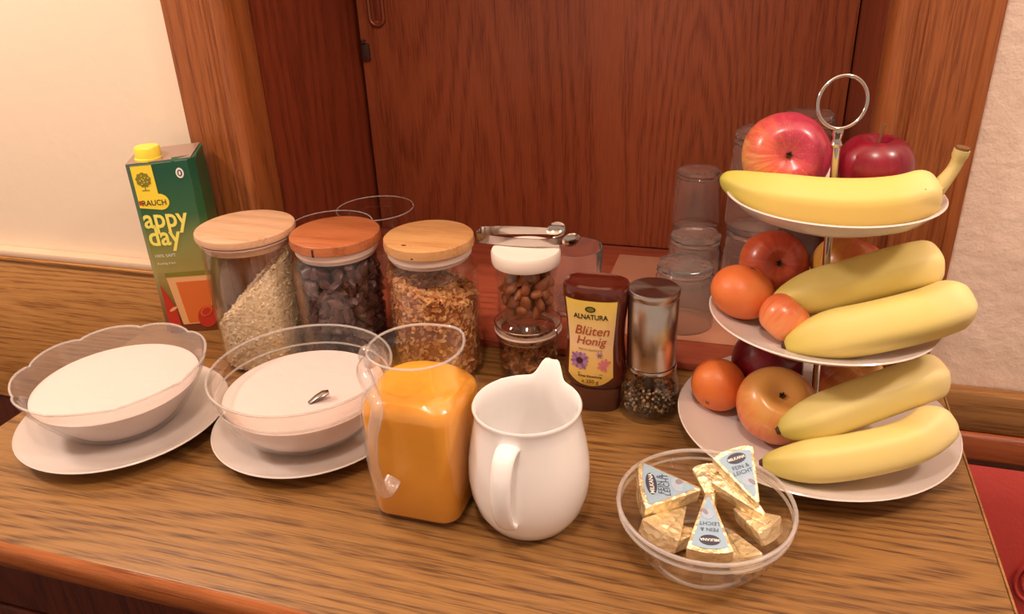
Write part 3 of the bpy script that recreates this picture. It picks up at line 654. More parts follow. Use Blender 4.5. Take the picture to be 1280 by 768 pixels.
obj('lid', nlathe([(0, 0.0745), (0.0345, 0.0745), (0.0345, 0.066), (0.0375, 0.0655), (0.0388, 0.069), (0.0388, 0.079), (0.0375, 0.0815), (0.033, 0.0828), (0, 0.0830)], seg=64), M['lid_white'], uj)
ms = []
for k in range(4):
    bm = bmesh.new(); bmesh.ops.create_icosphere(bm, subdivisions=2, radius=1.0)
    for v in bm.verts:
        tp_ = 1 - 0.35 * v.co.x; v.co = Vector((v.co.x * 0.0115, v.co.y * 0.0072 * tp_, v.co.z * 0.0048 * tp_)) * (1 + 0.06 * noise.noise(v.co * 3 + Vector((k, 0, 0))))
    finish(bm); me = bpy.data.meshes.new('almond'); bm.to_mesh(me); bm.free(); me.materials.append(M['almond']); ms.append(me)
scatter('almond', ms, 'brown almond inside the white-lidded little jar', 'almond', 'almonds in the white-lidded jar', NX, NY, [(0.0865, 0.021, 8), (0.088, 0.006, 2), (0.097, 0.0225, 9), (0.107, 0.0225, 9), (0.116, 0.0215, 8), (0.118, 0.007, 2), (0.126, 0.017, 6)], None)
ms = []
for k in range(4):
    bm = lump_mesh(0.0088, (1.1, 0.9, 0.8), 1.1, 2, k + 9); finish(bm); me = bpy.data.meshes.new('walnut_piece'); bm.to_mesh(me); bm.free(); me.materials.append(M['walnut']); ms.append(me)
scatter('walnut_piece', ms, 'walnut piece inside the wire-clip jar', 'walnut', 'walnuts in the wire-clip jar', NX, NY, [(0.0125, 0.0225, 8), (0.023, 0.0235, 9), (0.034, 0.0225, 8), (0.042, 0.018, 6), (0.013, 0.004, 1), (0.043, 0.004, 1)], None)
# tongs across the white lid
tg = thing('serving_tongs', (-0.236, 0.79, 0.1572), 'steel serving tongs lying across the white jar lid', 'tongs')
def strip(pts, h, th):
    bm = bmesh.new(); pts = [Vector(p) for p in pts]; rings = []
    for i, p in enumerate(pts):
        d = (pts[min(i + 1, len(pts) - 1)] - pts[max(i - 1, 0)]).normalized(); nrm = Vector((-d.y, d.x, 0)).normalized() * th
        hh = h[i] if isinstance(h, list) else h
        rings.append([bm.verts.new(q) for q in (p - nrm, p + nrm, p + nrm + Vector((0, 0, hh)), p - nrm + Vector((0, 0, hh)))])
    for a_, b_ in zip(rings, rings[1:]):
        for k in range(4): bm.faces.new((a_[k], a_[(k + 1) % 4], b_[(k + 1) % 4], b_[k]))
    bm.faces.new(rings[0]); bm.faces.new(rings[-1][::-1]); return bm
front_arm = catmull([(-0.0585, 0.0040, 0.0), (-0.0575, -0.0070, 0.0), (-0.030, -0.0115, 0.0008), (0.010, -0.0120, 0.002), (0.040, -0.0045, 0.004)], 6)
back_arm = catmull([(-0.0585, 0.0040, 0.0), (-0.0570, 0.0140, 0.0), (-0.030, 0.0220, 0.0008), (0.000, 0.0250, 0.002), (0.018, 0.0230, 0.004)], 6)
obj('arm', strip(front_arm, [0.0125 - 0.005 * (k / (len(front_arm) - 1)) for k in range(len(front_arm))], 0.0006), M['steel'], tg, ang=50)
obj('arm', strip(back_arm, [0.0125 - 0.005 * (k / (len(back_arm) - 1)) for k in range(len(back_arm))], 0.0006), M['steel'], tg, ang=50)
def scoop(c, d, facing, r):
    """small oval spoon end: dished disc at c, long axis d, hollow towards facing"""
    bm = bmesh.new(); d = Vector(d).normalized(); f = Vector(facing); f = (f - d * f.dot(d)).normalized(); s = d.cross(f); c = Vector(c)
    pr = [(1.0, 0.0), (0.7, -0.35), (0.35, -0.5), (0, -0.55)]; n = 20; rings = []
    for off in (0.0, 0.09):
        seq = pr if off == 0 else pr[::-1]
        for q, dep in seq:
            if q == 0: rings.append([bm.verts.new(c + f * (dep - off) * r * 0.8)])
            else: rings.append([bm.verts.new(c + (d * math.cos(2 * PI * k / n) * 1.25 + s * math.sin(2 * PI * k / n)) * r * q + f * (dep - off) * r * 0.8) for k in range(n)])
    for A, B in zip(rings, rings[1:]):
        if len(A) == 1 and len(B) == 1: continue
        for k in range(n):
            k2 = (k + 1) % n
            if len(A) == 1: bm.faces.new((A[0], B[k], B[k2]))
            elif len(B) == 1: bm.faces.new((A[k], B[0], A[k2]))
            else: bm.faces.new((A[k], B[k], B[k2], A[k2]))
    A, B = rings[-1], rings[0]
    for k in range(n): bm.faces.new((A[k], B[k], B[(k + 1) % n], A[(k + 1) % n]))
    return bm
obj('scoop', scoop((0.0495, -0.0005, 0.0085), (1, 0.45, 0.15), (-0.3, 0.9, 0.1), 0.0082), M['steel'], tg)
obj('scoop', scoop((0.027, 0.0215, 0.0105), (1, 0.05, 0.25), (0.1, -0.85, 0.6), 0.0090), M['steel'], tg)

# ------------------------------------------------------------------ honey bottle
HX, HY = -0.1455, 0.728
hn = thing('honey_bottle', (HX, HY, 0), 'dark squeezy honey bottle standing on its cap with yellow label', 'bottle')
hp = [(0.0285, 0.0300), (0.0325, 0.0365), (0.0335, 0.047), (0.0318, 0.065), (0.0303, 0.085), (0.0308, 0.105), (0.0330, 0.125), (0.0348, 0.138), (0.0345, 0.1435), (0.0325, 0.1475)]
def hw(z):
    for (r0, z0), (r1, z1) in zip(hp, hp[1:]):
        if z0 <= z <= z1: return r0 + (r1 - r0) * (z - z0) / (z1 - z0)
    return hp[0][0] if z < hp[0][1] else hp[-1][0]
SY = 0.64
def squar(x, y, z, a, r):
    c, s = math.cos(a), math.sin(a); e = 2 / 2.6
    return (r * math.copysign(abs(c) ** e, c), r * SY * math.copysign(abs(s) ** e, s), z)
obj('bottle_body', nlathe([(0, 0.0295)] + hp + [(0.0285, 0.1490), (0.025, 0.1470), (0.015, 0.1462), (0, 0.1460)], seg=56, shape=squar), M['honey'], hn)
obj('cap', nlathe([(0, 0), (0.0258, 0), (0.0268, 0.002), (0.0278, 0.026), (0.0268, 0.0285), (0, 0.0290)], seg=48, shape=squar), M['honey_cap'], hn)
def hplace(u, v, w_):
    r = hw(v); q = min(0.98, abs(u) / r); y = -r * SY * (1 - q ** 2.6) ** (1 / 2.6)
    return (u, y - 0.0007 - w_, v)
bm = bmesh.new(); rows, cols = 28, 18; g = []
for i in range(rows + 1):
    v_ = 0.0335 + (0.1345 - 0.0335) * i / rows; t_ = i / rows
    hwid = 0.0232 + 0.0050 * max(0, t_ - 0.45) ** 1.2 * 1.6 + 0.003 * max(0, 0.45 - t_)
    row = []
    for k in range(cols + 1):
        u = (2 * k / cols - 1) * hwid; dv = 0
        if t_ < 0.14: dv = 0
        vv = v_ if i else 0.0335
        lim = 0.0335 + 0.013 * (u / hwid) ** 2 if True else 0
        row.append(bm.verts.new(hplace(u - 0.002, max(vv, lim), 0)))
    g.append(row)
for i in range(rows):
    for k in range(cols):
        f4 = (g[i][k], g[i][k + 1], g[i + 1][k + 1], g[i + 1][k])
        if (f4[0].co - f4[3].co).length > 1e-6 or (f4[1].co - f4[2].co).length > 1e-6: bm.faces.new(f4)
bmesh.ops.remove_doubles(bm, verts=bm.verts[:], dist=1e-6)
hl = obj('label', bm, M['hlabel'], hn)
def htext(body, size, u0, v0, mat, **k): return text('lettering', body, size, lambda u, v, w_: hplace(u + u0, v + v0, w_ + 0.0003), mat, hl, **k)
def hdecal(name, poly, mat, lvl=1): return obj(name, decal(poly, lambda u, v, w_: hplace(u, v, w_ + 0.0002 * lvl)), mat, hl, smooth=False)
htext('ALNATURA', 0.0080, -0.002, 0.1135, M['ink'], bold=0.00018, xs=0.86)
hdecal('emblem', ell(-0.002, 0.1250, 0.0055, 0.0034), M['ink'])
hdecal('emblem_core', ell(-0.002, 0.1250, 0.0038, 0.0020), M['ink_olive'], 2)
htext('Blüten', 0.0150, -0.001, 0.0950, M['ink_red'], bold=0.00010, shear=0.25, xs=0.95)
htext('Honig', 0.0135, -0.002, 0.0835, M['ink_red'], bold=0.00010, shear=0.25, xs=0.95)
htext('Mild im Geschmack', 0.0036, -0.002, 0.0765, M['ink_brown'], xs=0.9)
for cx_, cy_, n_, r_, m1, m2 in ((-0.0135, 0.0640, 13, 0.0095, 'ink_purple', 'ink_plum'), (0.0135, 0.0605, 9, 0.0070, 'ink_pink', 'ink_pink'), (0.008, 0.0722, 6, 0.0036, 'ink_violet', 'ink_olive')):
    for k in range(n_):
        a = 2 * PI * k / n_; rr_ = r_ * (0.62 + 0.08 * (k % 3))
        px_ = cx_ + rr_ * math.cos(a)
        if abs(px_ + 0.002) < 0.0195: hdecal('printed_petal', ell(px_, cy_ + rr_ * math.sin(a), r_ * 0.42, r_ * 0.22, 10, a), M[m1] if k % 2 else M['ink_violet' if m1 == 'ink_purple' else m1], 1 + 0.3 * (k % 3))
    hdecal('printed_flower_core', ell(cx_, cy_, r_ * 0.4, r_ * 0.4, 14), M[m2], 3)
hdecal('text_bar', [(-0.0155, 0.0492), (0.0115, 0.0492), (0.0115, 0.0497), (-0.0155, 0.0497)], M['ink'])
htext('Echter Bienenhonig', 0.0036, -0.002, 0.0455, M['ink'], bold=0.0001, xs=0.9)
htext('e 250 g', 0.0062, -0.002, 0.0382, M['ink_brown'], bold=0.0001)

# ------------------------------------------------------------------ pepper grinder
PX, PY = -0.0873, 0.730
pg = thing('pepper_grinder', (PX, PY, 0), 'pepper grinder with brushed steel top and clear glass base', 'grinder')
obj('glass_base', nlathe([(0, 0), (0.030, 0), (0.0325, 0.003), (0.0325, 0.012), (0.0305, 0.035), (0.0265, 0.056), (0.0250, 0.062), (0.0230, 0.062), (0.0245, 0.055), (0.0285, 0.034), (0.0303, 0.012), (0.028, 0.006), (0, 0.005)], seg=56), M['glass'], pg)
obj('inner_column', nlathe([(0, 0.0065), (0.005, 0.0065), (0.004, 0.06), (0, 0.06)], seg=16), M['dark'], pg)
obj('steel_ring', nlathe([(0.0236, 0.0560), (0.0268, 0.0560), (0.0270, 0.0580), (0.0264, 0.0592), (0.0236, 0.0592), (0.0236, 0.0560)], seg=56), M['steel'], pg)
obj('steel_body', nlathe([(0, 0.0600), (0.0254, 0.0600), (0.0256, 0.0615), (0.0256, 0.1355), (0.0250, 0.1365), (0, 0.1365)], seg=64), M['brushed'], pg)
obj('top_cap', nlathe([(0, 0.1370), (0.0258, 0.1370), (0.0264, 0.1380), (0.0264, 0.1425), (0.0256, 0.1442)], seg=64), M['brushed'], pg)
obj('cap_disc', nlathe([(0, 0.1444), (0.0256, 0.1444), (0.0252, 0.1450), (0, 0.1451)], seg=64), M['turned'], pg)
bm = bmesh.new()
for k in range(430):
    zz = random.uniform(0.008, 0.034); rm = 0.0290 - (max(0, zz - 0.012)) * 0.085 - 0.0012
    r = rm * (random.random() ** 0.25); a = random.random() * 2 * PI
    if r < 0.007: continue
    bm2 = bmesh.ops.create_icosphere(bm, subdivisions=1, radius=random.uniform(0.0014, 0.0021), matrix=Matrix.Translation((r * math.cos(a), r * math.sin(a), zz)))
pp = obj('peppercorns', bm, M['pepper']); pp.location = (PX, PY, 0); tag(pp, 'mixed light and dark peppercorns in the grinder base', 'peppercorns', kind='stuff')

# ------------------------------------------------------------------ juice jug
JX, JY = -0.262, 0.535
jj = thing('juice_jug', (JX, JY, 0), 'square clear glass jug of orange juice with side handle', 'jug')
def rsq(half, rad, n=8):
    p = []
    for q, (sx_, sy_) in enumerate(((1, 1), (-1, 1), (-1, -1), (1, -1))):
        for k in range(n):
            a = PI / 2 * q + PI / 2 * (k + 0.5) / n
            p.append((sx_ * (half - rad) + rad * math.cos(a), sy_ * (half - rad) + rad * math.sin(a)))
    return p
def sqloft(levels, closed_bottom=True, top_cap=False, mod=None):
    bm = bmesh.new(); rings = []
    for half, rad, z in levels:
        ring = []
        for x, y in rsq(half, min(rad, half * 0.999)):
            if mod: x, y, zz = mod(x, y, z)
            else: zz = z
            ring.append(bm.verts.new((x, y, zz)))
        rings.append(ring)
    n = len(rings[0])
    for A, B in zip(rings, rings[1:]):
        for k in range(n): bm.faces.new((A[k], A[(k + 1) % n], B[(k + 1) % n], B[k]))
    bm.faces.new(rings[0][::-1]); bm.faces.new(rings[-1]); return bm
def spout(x, y, z):
    if z < 0.135: return x, y, z
    t_ = (z - 0.135) / 0.025; a = math.atan2(y, x); da = (a - PI * 0.27 + PI) % (2 * PI) - PI
    g_ = math.exp(-(da / 0.42) ** 2) * t_ ** 1.6; ga = math.exp(-((abs(da) - PI) / 0.5) ** 2) * t_ ** 2
    return x * (1 + 0.07 * g_ + 0.05 * ga), y * (1 + 0.07 * g_ + 0.05 * ga), z + 0.002 * g_ + 0.001 * ga
lv = [(0.0395, 0.017, 0.0), (0.0425, 0.018, 0.0025), (0.0435, 0.0185, 0.008), (0.0445, 0.019, 0.05), (0.0448, 0.0195, 0.1100), (0.0442, 0.021, 0.1165), (0.0425, 0.026, 0.1220), (0.0400, 0.033, 0.1260), (0.0384, 0.0378, 0.1295), (0.0379, 0.0378, 0.135), (0.0385, 0.0384, 0.145), (0.0398, 0.0397, 0.154), (0.0410, 0.0409, 0.1600), (0.0402, 0.0401, 0.1612), (0.0390, 0.0389, 0.1600), (0.0378, 0.0377, 0.154), (0.0365, 0.0364, 0.145), (0.0358, 0.0357, 0.135), (0.0363, 0.0356, 0.1285), (0.0382, 0.031, 0.1245), (0.0408, 0.024, 0.1200), (0.0422, 0.0195, 0.1150), (0.0428, 0.0175, 0.1090), (0.0425, 0.017, 0.05), (0.0415, 0.0165, 0.010), (0.040, 0.015, 0.0065)]
obj('glass_body', sqloft(lv, mod=spout), M['glass_jug'], jj)
k_ = 1 / math.sqrt(2)
HA2 = math.radians(258); hcx, hcy = math.cos(HA2), math.sin(HA2)
def hp2(r, z): return (hcx * r, hcy * r, z)
hnd = catmull([(-0.0375, -0.0160, 0.1500), (-0.0360, -0.0300, 0.1480), hp2(0.0580, 0.1350), hp2(0.0680, 0.1120), hp2(0.0715, 0.0900), hp2(0.0690, 0.0680), hp2(0.0650, 0.0540), hp2(0.0580, 0.0510), hp2(0.0490, 0.0560)], 6)
obj('handle', ntube(hnd, [0.0062 if i > 8 else 0.0075 for i in range(len(hnd))], seg=14, flat=(0.75, 1.15), up=Vector((hcx, hcy, 0))), M['handle_glass'], jj)
th_ = lump_mesh(0.0125, (1.0, 1.0, 1.05), 0.0, 3); th_ = th_
for v in th_.verts: v.co = Vector((v.co.x * 0.75 - 0.0370, v.co.y * 0.75 - 0.0150, v.co.z * 0.85 + 0.1545))
obj('thumb_rest', th_, M['handle_glass'], jj)
jl = [(0.0395, 0.015, 0.0070), (0.0411, 0.0162, 0.0105), (0.0421, 0.0167, 0.05), (0.0424, 0.0172, 0.1085), (0.0417, 0.0192, 0.1145), (0.0402, 0.0238, 0.1195), (0.0377, 0.0308, 0.1238), (0.0372, 0.0320, 0.1245)]
rimpts = [Vector(spout(x, y, 0.160)) + Vector((0, 0, 0.0008)) for x, y in rsq(0.0401, 0.0400)]
obj('rim', ntube(rimpts, 0.0012, seg=8, closed=True), M['rim'], jj)
ju = obj('orange_juice', sqloft(jl), M['juice']); ju.location = (JX, JY, 0)
tag(ju, 'cloudy orange juice filling the square glass jug', 'juice', kind='stuff')

# ------------------------------------------------------------------ white china jug
WX, WYj = -0.165, 0.534
wj = thing('milk_jug', (WX, WYj, 0), 'round white china jug with pointed spout and front handle', 'jug')
SPA = math.radians(80)
def jspout(x, y, z, a, r):
    if z < 0.085: return x, y, z
    t_ = min(1.0, (z - 0.085) / 0.034); da = (a - SPA + PI) % (2 * PI) - PI
    g_ = math.exp(-(abs(da) / 0.235) ** 3.0) * t_ ** 2.2
    notch = math.exp(-(da / 0.10) ** 2) * t_ ** 2
    q = 1 + 0.17 * g_
    return x * q, y * q, z + 0.0175 * g_ - 0.0040 * notch
pr = [(0, 0.003), (0.029, 0.003), (0.030, 0.0), (0.033, 0.0), (0.0400, 0.006), (0.0470, 0.018), (0.0515, 0.034), (0.0530, 0.050), (0.0520, 0.068), (0.0490, 0.086), (0.0458, 0.102), (0.0448, 0.110), (0.0455, 0.1155), (0.0464, 0.1180), (0.0452, 0.1196), (0.0436, 0.1180), (0.0425, 0.110), (0.0432, 0.102), (0.0462, 0.086), (0.0492, 0.068), (0.0500, 0.050), (0.0485, 0.034), (0.0440, 0.019), (0.036, 0.0085), (0, 0.007)]
obj('jug_body', nlathe(pr, seg=120, shape=jspout), M['jug_white'], wj, ang=60)
ha = math.radians(267); hc, hs = math.cos(ha), math.sin(ha)
def hq(r, z): return (hc * r, hs * r, z)
hnd = catmull([hq(0.0425, 0.1035), hq(0.0510, 0.1050), hq(0.0600, 0.1000), hq(0.0665, 0.0860), hq(0.0685, 0.0680), hq(0.0655, 0.0500), hq(0.0595, 0.0375), hq(0.0535, 0.0320), hq(0.0460, 0.0330)], 7)
obj('handle', ntube(hnd, [0.0078 - 0.0020 * min(1, i / len(hnd) * 1.1) for i in range(len(hnd))], seg=16, flat=(0.52, 1.25), up=Vector((hc, hs, 0.3))), M['jug_white'], wj, ang=70)

# ------------------------------------------------------------------ bowl of cheese wedges
BX, BY = -0.0138, 0.5216
bb = thing('glass_dish', (BX, BY, 0), 'small clear glass dish holding foil cheese wedges', 'bowl')
obj('dish', nlathe([(0, 0), (0.036, 0), (0.041, 0.003), (0.053, 0.014), (0.0615, 0.028), (0.0655, 0.040), (0.0685, 0.0435), (0.0690, 0.047), (0.0675, 0.0485), (0.0692, 0.0505), (0.0705, 0.0545), (0.0693, 0.0565), (0.0672, 0.0555), (0.0655, 0.049), (0.0615, 0.0405), (0.0575, 0.029), (0.049, 0.0165), (0.039, 0.0070), (0, 0.0055)], seg=96), M['glass_thick'], bb)
ring('rim', 0.0694, 0.0556, 0.0018, M['rim'], bb); ring('ridge', 0.0686, 0.0478, 0.0014, M['rim'], bb); ring('foot_ring', 0.0385, 0.0022, 0.0016, M['rim'], bb)
def wedge(label, A, B, C, t_=0.0145, printed=True, shrink=1.0):
    A, B, C = Vector(A), Vector(B), Vector(C)
    x = ((B + C) / 2 - A); L_ = x.length; x.normalize(); n = (B - A).cross(C - A).normalized()
    if n.z < 0: n = -n
    y = n.cross(x).normalized(); half = abs((B - C).dot(y)) / 2
    root = thing('cheese_wedge', A - n * t_, label, 'cheese', 'foil cheese wedges in the glass dish')
    root.matrix_world = Matrix(((x.x, y.x, n.x, root.location.x), (x.y, y.y, n.y, root.location.y), (x.z, y.z, n.z, root.location.z), (0, 0, 0, 1)))
    root.rotation_euler = root.matrix_world.to_euler()
    def out(s, L2, h2): return [(0.0, 0.0025), (0.0, -0.0025)] if s == 0 else None
    arc = [(L_ * (1 + 0.055 * (1 - q * q)), -half * q) for q in [1 - k / 4 for k in range(9)]]
    poly = [(0.001, -0.0018)] + arc[::1] + [(0.001, 0.0018)]
    bm = prism(bmesh.new(), poly, 0, t_ - 0.0003, bev=0.0016, seg=2)
    bmesh.ops.triangulate(bm, faces=[f for f in bm.faces if len(f.verts) > 4])
    obj('foil_wrap', bm, M['foil'], root, ang=30)
    if not printed:
        # folded seam of the foil on the underside, turned up here
        obj('foil_seam', nbox(L_ * 0.3, L_ * 0.95, -0.0035, 0.0035, t_ - 0.0002, t_ + 0.0010, bev=0.0004), M['foil'], root)
        return root
    m = 0.0035
    arc2 = [(L_ * (1 + 0.055 * (1 - q * q)) - m, -(half - m) * q * 0.96) for q in [1 - k / 4 for k in range(9)]]
    lab = obj('label', decal([(m * 2.0, -0.0012)] + arc2 + [(m * 2.0, 0.0012)], lambda u, v, w_: (u, v, t_ - 0.0001 + w_), 0.0004), M['wedge_label'], root, smooth=False)
    # print reads with its top towards the rounded edge
    P2 = lambda u0, x0, lift: (lambda u, v, w_: (x0 + v, -(u + u0), t_ + 0.0004 + lift + w_))
    obj('logo_oval', decal(ell(0, 0, half * 0.44, 0.0047, 20), P2(0, L_ * 0.855, 0.0)), M['ink_blue'], lab, smooth=False)
    text('lettering', 'MILKANA', half * 0.19, P2(0, L_ * 0.855 - half * 0.065, 0.0002), M['ink_white'], lab, bold=0.0001)
    text('lettering', 'FEIN &', half * 0.27, P2(0, L_ * 0.655, 0.0), M['ink_blue'], lab)
    text('lettering', 'LEICHT', half * 0.27, P2(0, L_ * 0.555, 0.0), M['ink_blue'], lab)
    obj('printed_swirl', decal(ell(0, 0, half * 0.28, 0.005, 18), P2(0.001, L_ * 0.42, 0.0)), M['ink_mauve'], lab, smooth=False)
    obj('printed_swirl', decal(ell(0, 0, half * 0.10, 0.0035, 14, 0.6), P2(half * 0.17, L_ * 0.38, 0.0001)), M['ink_grey'], lab, smooth=False)
    return root
wedge('blue-labelled cheese wedge at the left of the dish, tip pointing right', (-0.0180, 0.5455, 0.050), (-0.0690, 0.5590, 0.060), (-0.0630, 0.5050, 0.053))
wedge('blue-labelled cheese wedge leaning up at the back right of the dish', (0.0269, 0.5291, 0.057), (-0.0102, 0.5553, 0.070), (0.0167, 0.5796, 0.082))
wedge('blue-labelled cheese wedge at the front of the dish, print upside down', (-0.0128, 0.5314, 0.060), (-0.0238, 0.4727, 0.047), (0.0112, 0.4815, 0.049))
wedge('bare gold foil wedge at front left under the left label', (-0.0300, 0.5420, 0.034), (-0.0600, 0.5080, 0.044), (-0.0310, 0.4860, 0.040), printed=False)
wedge('bare gold foil wedge lying under the tilted back label', (0.0330, 0.5290, 0.047), (-0.0140, 0.5560, 0.052), (0.0080, 0.5700, 0.058), printed=False)
wedge('bare gold foil wedge standing at the right inside the dish', (0.0080, 0.5480, 0.034), (0.0300, 0.5120, 0.041), (0.0440, 0.5360, 0.044), printed=False)
wedge('bare gold foil wedge at front right beside the front label', (0.0060, 0.5300, 0.026), (0.0080, 0.4860, 0.034), (0.0330, 0.4980, 0.036), printed=False)
wedge('bare gold foil wedge upright at the back of the dish', (-0.0080, 0.5430, 0.036), (-0.0300, 0.5780, 0.046), (-0.0080, 0.5810, 0.050), printed=False)
wedge('gold foil wedge flat on the bottom of the dish', (-0.016, 0.526, 0.022), (-0.042, 0.532, 0.022), (-0.032, 0.508, 0.022), t_=0.013, printed=False)

# ------------------------------------------------------------------ cake stand
EX, EY = 0.0770, 0.7165
def axis(z): return 0.0 - 0.052 * max(0, z - 0.028)
cs = thing('cake_stand', (EX, EY, 0), 'three-tier white fruit stand with ring-topped steel rod', 'stand')
def tier(R_, zr, h, foot, name, th=0.004):
    x0 = axis(zr)
    pr = [(0, 0), (foot, 0), (R_ * 0.62, h * 0.14), (R_ * 0.86, h * 0.52), (R_ - 0.0015, h - 0.0015), (R_, h), (R_ - 0.0012, h + 0.0010), (R_ - 0.003, h), (R_ * 0.85, h * 0.52 + th * 0.8), (R_ * 0.6, h * 0.14 + th), (foot, th), (0, th)]
    return obj(name, nlathe(pr, seg=96, cx=x0, cz=zr - h), M['porcelain'], cs, ang=60)
tier(0.1323, 0.0275, 0.018, 0.06, 'bottom_plate')
obj('foot_ring', nlathe([(0.058, 0), (0.064, 0), (0.063, 0.0096), (0.058, 0.0096), (0.058, 0)], seg=64), M['porcelain'], cs)
tier(0.1030, 0.143, 0.020, 0.045, 'middle_plate')
tier(0.0904, 0.258, 0.025, 0.032, 'top_plate', 0.0045)
obj('rod', ntube([(axis(z), 0, z) for z in (0.012, 0.05, 0.1, 0.15, 0.2, 0.25, 0.300)], 0.0035, seg=16), M['steel'], cs)
for z in (0.129, 0.243): obj('collar', nlathe([(0.0030, -0.006), (0.0065, -0.006), (0.0065, 0.0), (0.0030, 0.0)], seg=20, cx=axis(z), cz=z - 0.007), M['steel'], cs)
obj('knob', nlathe([(0, 0.298), (0.0045, 0.298), (0.0052, 0.300), (0.0040, 0.302), (0.0034, 0.305), (0.0046, 0.309), (0.0044, 0.313), (0, 0.3155)], seg=20, cx=axis(0.305)), M['steel'], cs)
rc = Vector((axis(0.333) + 0.0015, 0, 0.3355)); rx_ = right; rz_ = Vector((0.03, 0.2, 0.98)).normalized()
obj('ring_handle', ntube([rc + rx_ * math.cos(a) * 0.0205 + rz_ * math.sin(a) * 0.0215 for a in [2 * PI * k / 48 for k in range(48)]], 0.0016, seg=10, closed=True), M['steel'], cs)

# ------------------------------------------------------------------ fruit
def apple(label, loc, r, mat, axis_dir, stem=False, squash=0.92, calyx=True):
    root = thing('apple', loc, label, 'apple', 'apples on the fruit stand')
    q = Vector((0, 0, 1)).rotation_difference(Vector(axis_dir).normalized()); root.rotation_euler = q.to_euler()
    pr = []
    n = 22
    for k in range(n + 1):
        t_ = PI * k / n; rr_ = math.sin(t_); zz = -math.cos(t_)
        rad = r * (rr_ ** 0.92) * (1.0 + 0.05 * zz)
        h = r * squash * zz
        d_top = math.exp(-(rr_ / 0.30) ** 2) * 0.30 * r
        h += -d_top if zz > 0 else d_top * 0.7
        pr.append((0 if k in (0, n) else rad, h))
    def wob(x, y, z, a, rr_): q_ = 1 + 0.018 * math.cos(5 * a) * (0.4 - 0.6 * z / r) + 0.02 * math.cos(2 * a + 1); return x * q_, y * q_, z
    obj('fruit', nlathe(pr, seg=48, shape=wob), mat, root, ang=80)
    topz = r * squash - 0.30 * r
    if stem: obj('stem', ntube([(0, 0, topz - 0.002), (0.0006, 0, topz + 0.008), (0.002, 0.001, topz + 0.018)], [0.0012, 0.0010, 0.0016], seg=8), M['stem'], root)
    elif calyx:
        bm = bmesh.new()
        for k in range(5):
            a = 2 * PI * k / 5; d = Vector((math.cos(a), math.sin(a), 0))
            tube(bm, [d * 0.0008 + Vector((0, 0, topz - 0.001)), d * 0.0020 + Vector((0, 0, topz + 0.002)), d * 0.0026 + Vector((0, 0, topz + 0.0042))], [0.0015, 0.0012, 0.0005], seg=6)
        obj('calyx', bm, M['calyx'], root)
    return root
ac = fruit_apple
apple('large red and yellow apple on the top tier, blossom end facing front', (0.0238, 0.747, 0.2803), 0.0388, ac('apple_skin_bicolour', rgb(236, 186, 112), rgb(212, 98, 74), rgb(182, 58, 82), (0.75, 0.45, 0.1), 0.22), (0.08, -0.95, 0.28))
apple('dark red apple with upright stem on the top tier', (0.0991, 0.748, 0.2735), 0.0322, ac('apple_skin_dark', rgb(158, 40, 56), rgb(136, 24, 44), rgb(106, 14, 36), (0.5, 0.3, 0.4), 0.1), (0.02, -0.05, 1), stem=True)
apple('orange-red apple on the middle tier with blossom end facing front', (0.0246, 0.7680, 0.1645), 0.0335, ac('apple_skin_orange', rgb(224, 138, 80), rgb(206, 98, 60), rgb(180, 66, 46), (0.2, 0.3, 0.8), -0.05), (0.2, -0.88, 0.42))
apple('yellow apple with pink cheek behind the rod on the middle tier', (0.0930, 0.7660, 0.1660), 0.0345, ac('apple_skin_yellow', rgb(230, 170, 74), rgb(222, 136, 74), rgb(214, 92, 76), (0.8, -0.3, 0.5), -0.1), (0.3, 0.5, 0.8))
apple('small coral apple in front on the middle tier beside the bananas', (0.0360, 0.6760, 0.1510), 0.0225, ac('apple_skin_coral', rgb(232, 146, 88), rgb(222, 114, 70), rgb(206, 86, 56), (-0.5, 0.2, 0.6), -0.2), (0.6, 0.3, 0.7), calyx=False)
apple('yellow-topped red apple at the front of the bottom tier', (0.0400, 0.6870, 0.0505), 0.0380, ac('apple_skin_blush', rgb(224, 164, 88), rgb(226, 136, 80), rgb(202, 74, 54), (-0.05, -0.2, -0.95), 0.0), (0.12, -0.55, 0.82))
apple('dark red apple behind the orange on the bottom tier', (0.0290, 0.7630, 0.0530), 0.0370, ac('apple_skin_maroon', rgb(150, 40, 50), rgb(122, 18, 36), rgb(88, 10, 26), (0.3, 0.2, 0.2), 0.15), (0.5, -0.2, 0.8), calyx=False)
apple('yellow and red apple behind the bananas on the bottom tier', (0.1090, 0.7560, 0.0500), 0.0350, ac('apple_skin_mixed', rgb(226, 176, 96), rgb(216, 140, 74), rgb(176, 66, 36), (-0.8, 0.1, -0.3)), (0.3, -0.3, 0.9), calyx=False)
def orange(label, loc, r, mat, navel, sq=0.94, name='orange'):
    root = thing(name, loc, label, 'orange', 'oranges on the fruit stand')
    q = Vector((0, 0, 1)).rotation_difference(Vector(navel).normalized()); root.rotation_euler = q.to_euler(); pr = []
    for k in range(25):
        t_ = PI * k / 24; rr_ = math.sin(t_); zz = -math.cos(t_)
        pr.append((0 if k in (0, 24) else r * rr_, r * sq * zz - (0.06 * r * math.exp(-(rr_ / 0.12) ** 2) * (1 if zz > 0 else -1))))
    obj('fruit', nlathe(pr, seg=48), mat, root, ang=80)
    obj('navel', ntube([(0.0019 * math.cos(a), 0.0019 * math.sin(a), r * sq * 0.955) for a in [2 * PI * k / 14 for k in range(14)]], 0.0005, seg=6, closed=True), M['ink_brown'], root)
    return root
orange('small orange on the left of the bottom tier', (-0.0165, 0.7220, 0.0455), 0.0280, fruit_orange('orange_peel', rgb(222, 112, 52), rgb(230, 130, 64)), (-0.35, -0.85, -0.38))
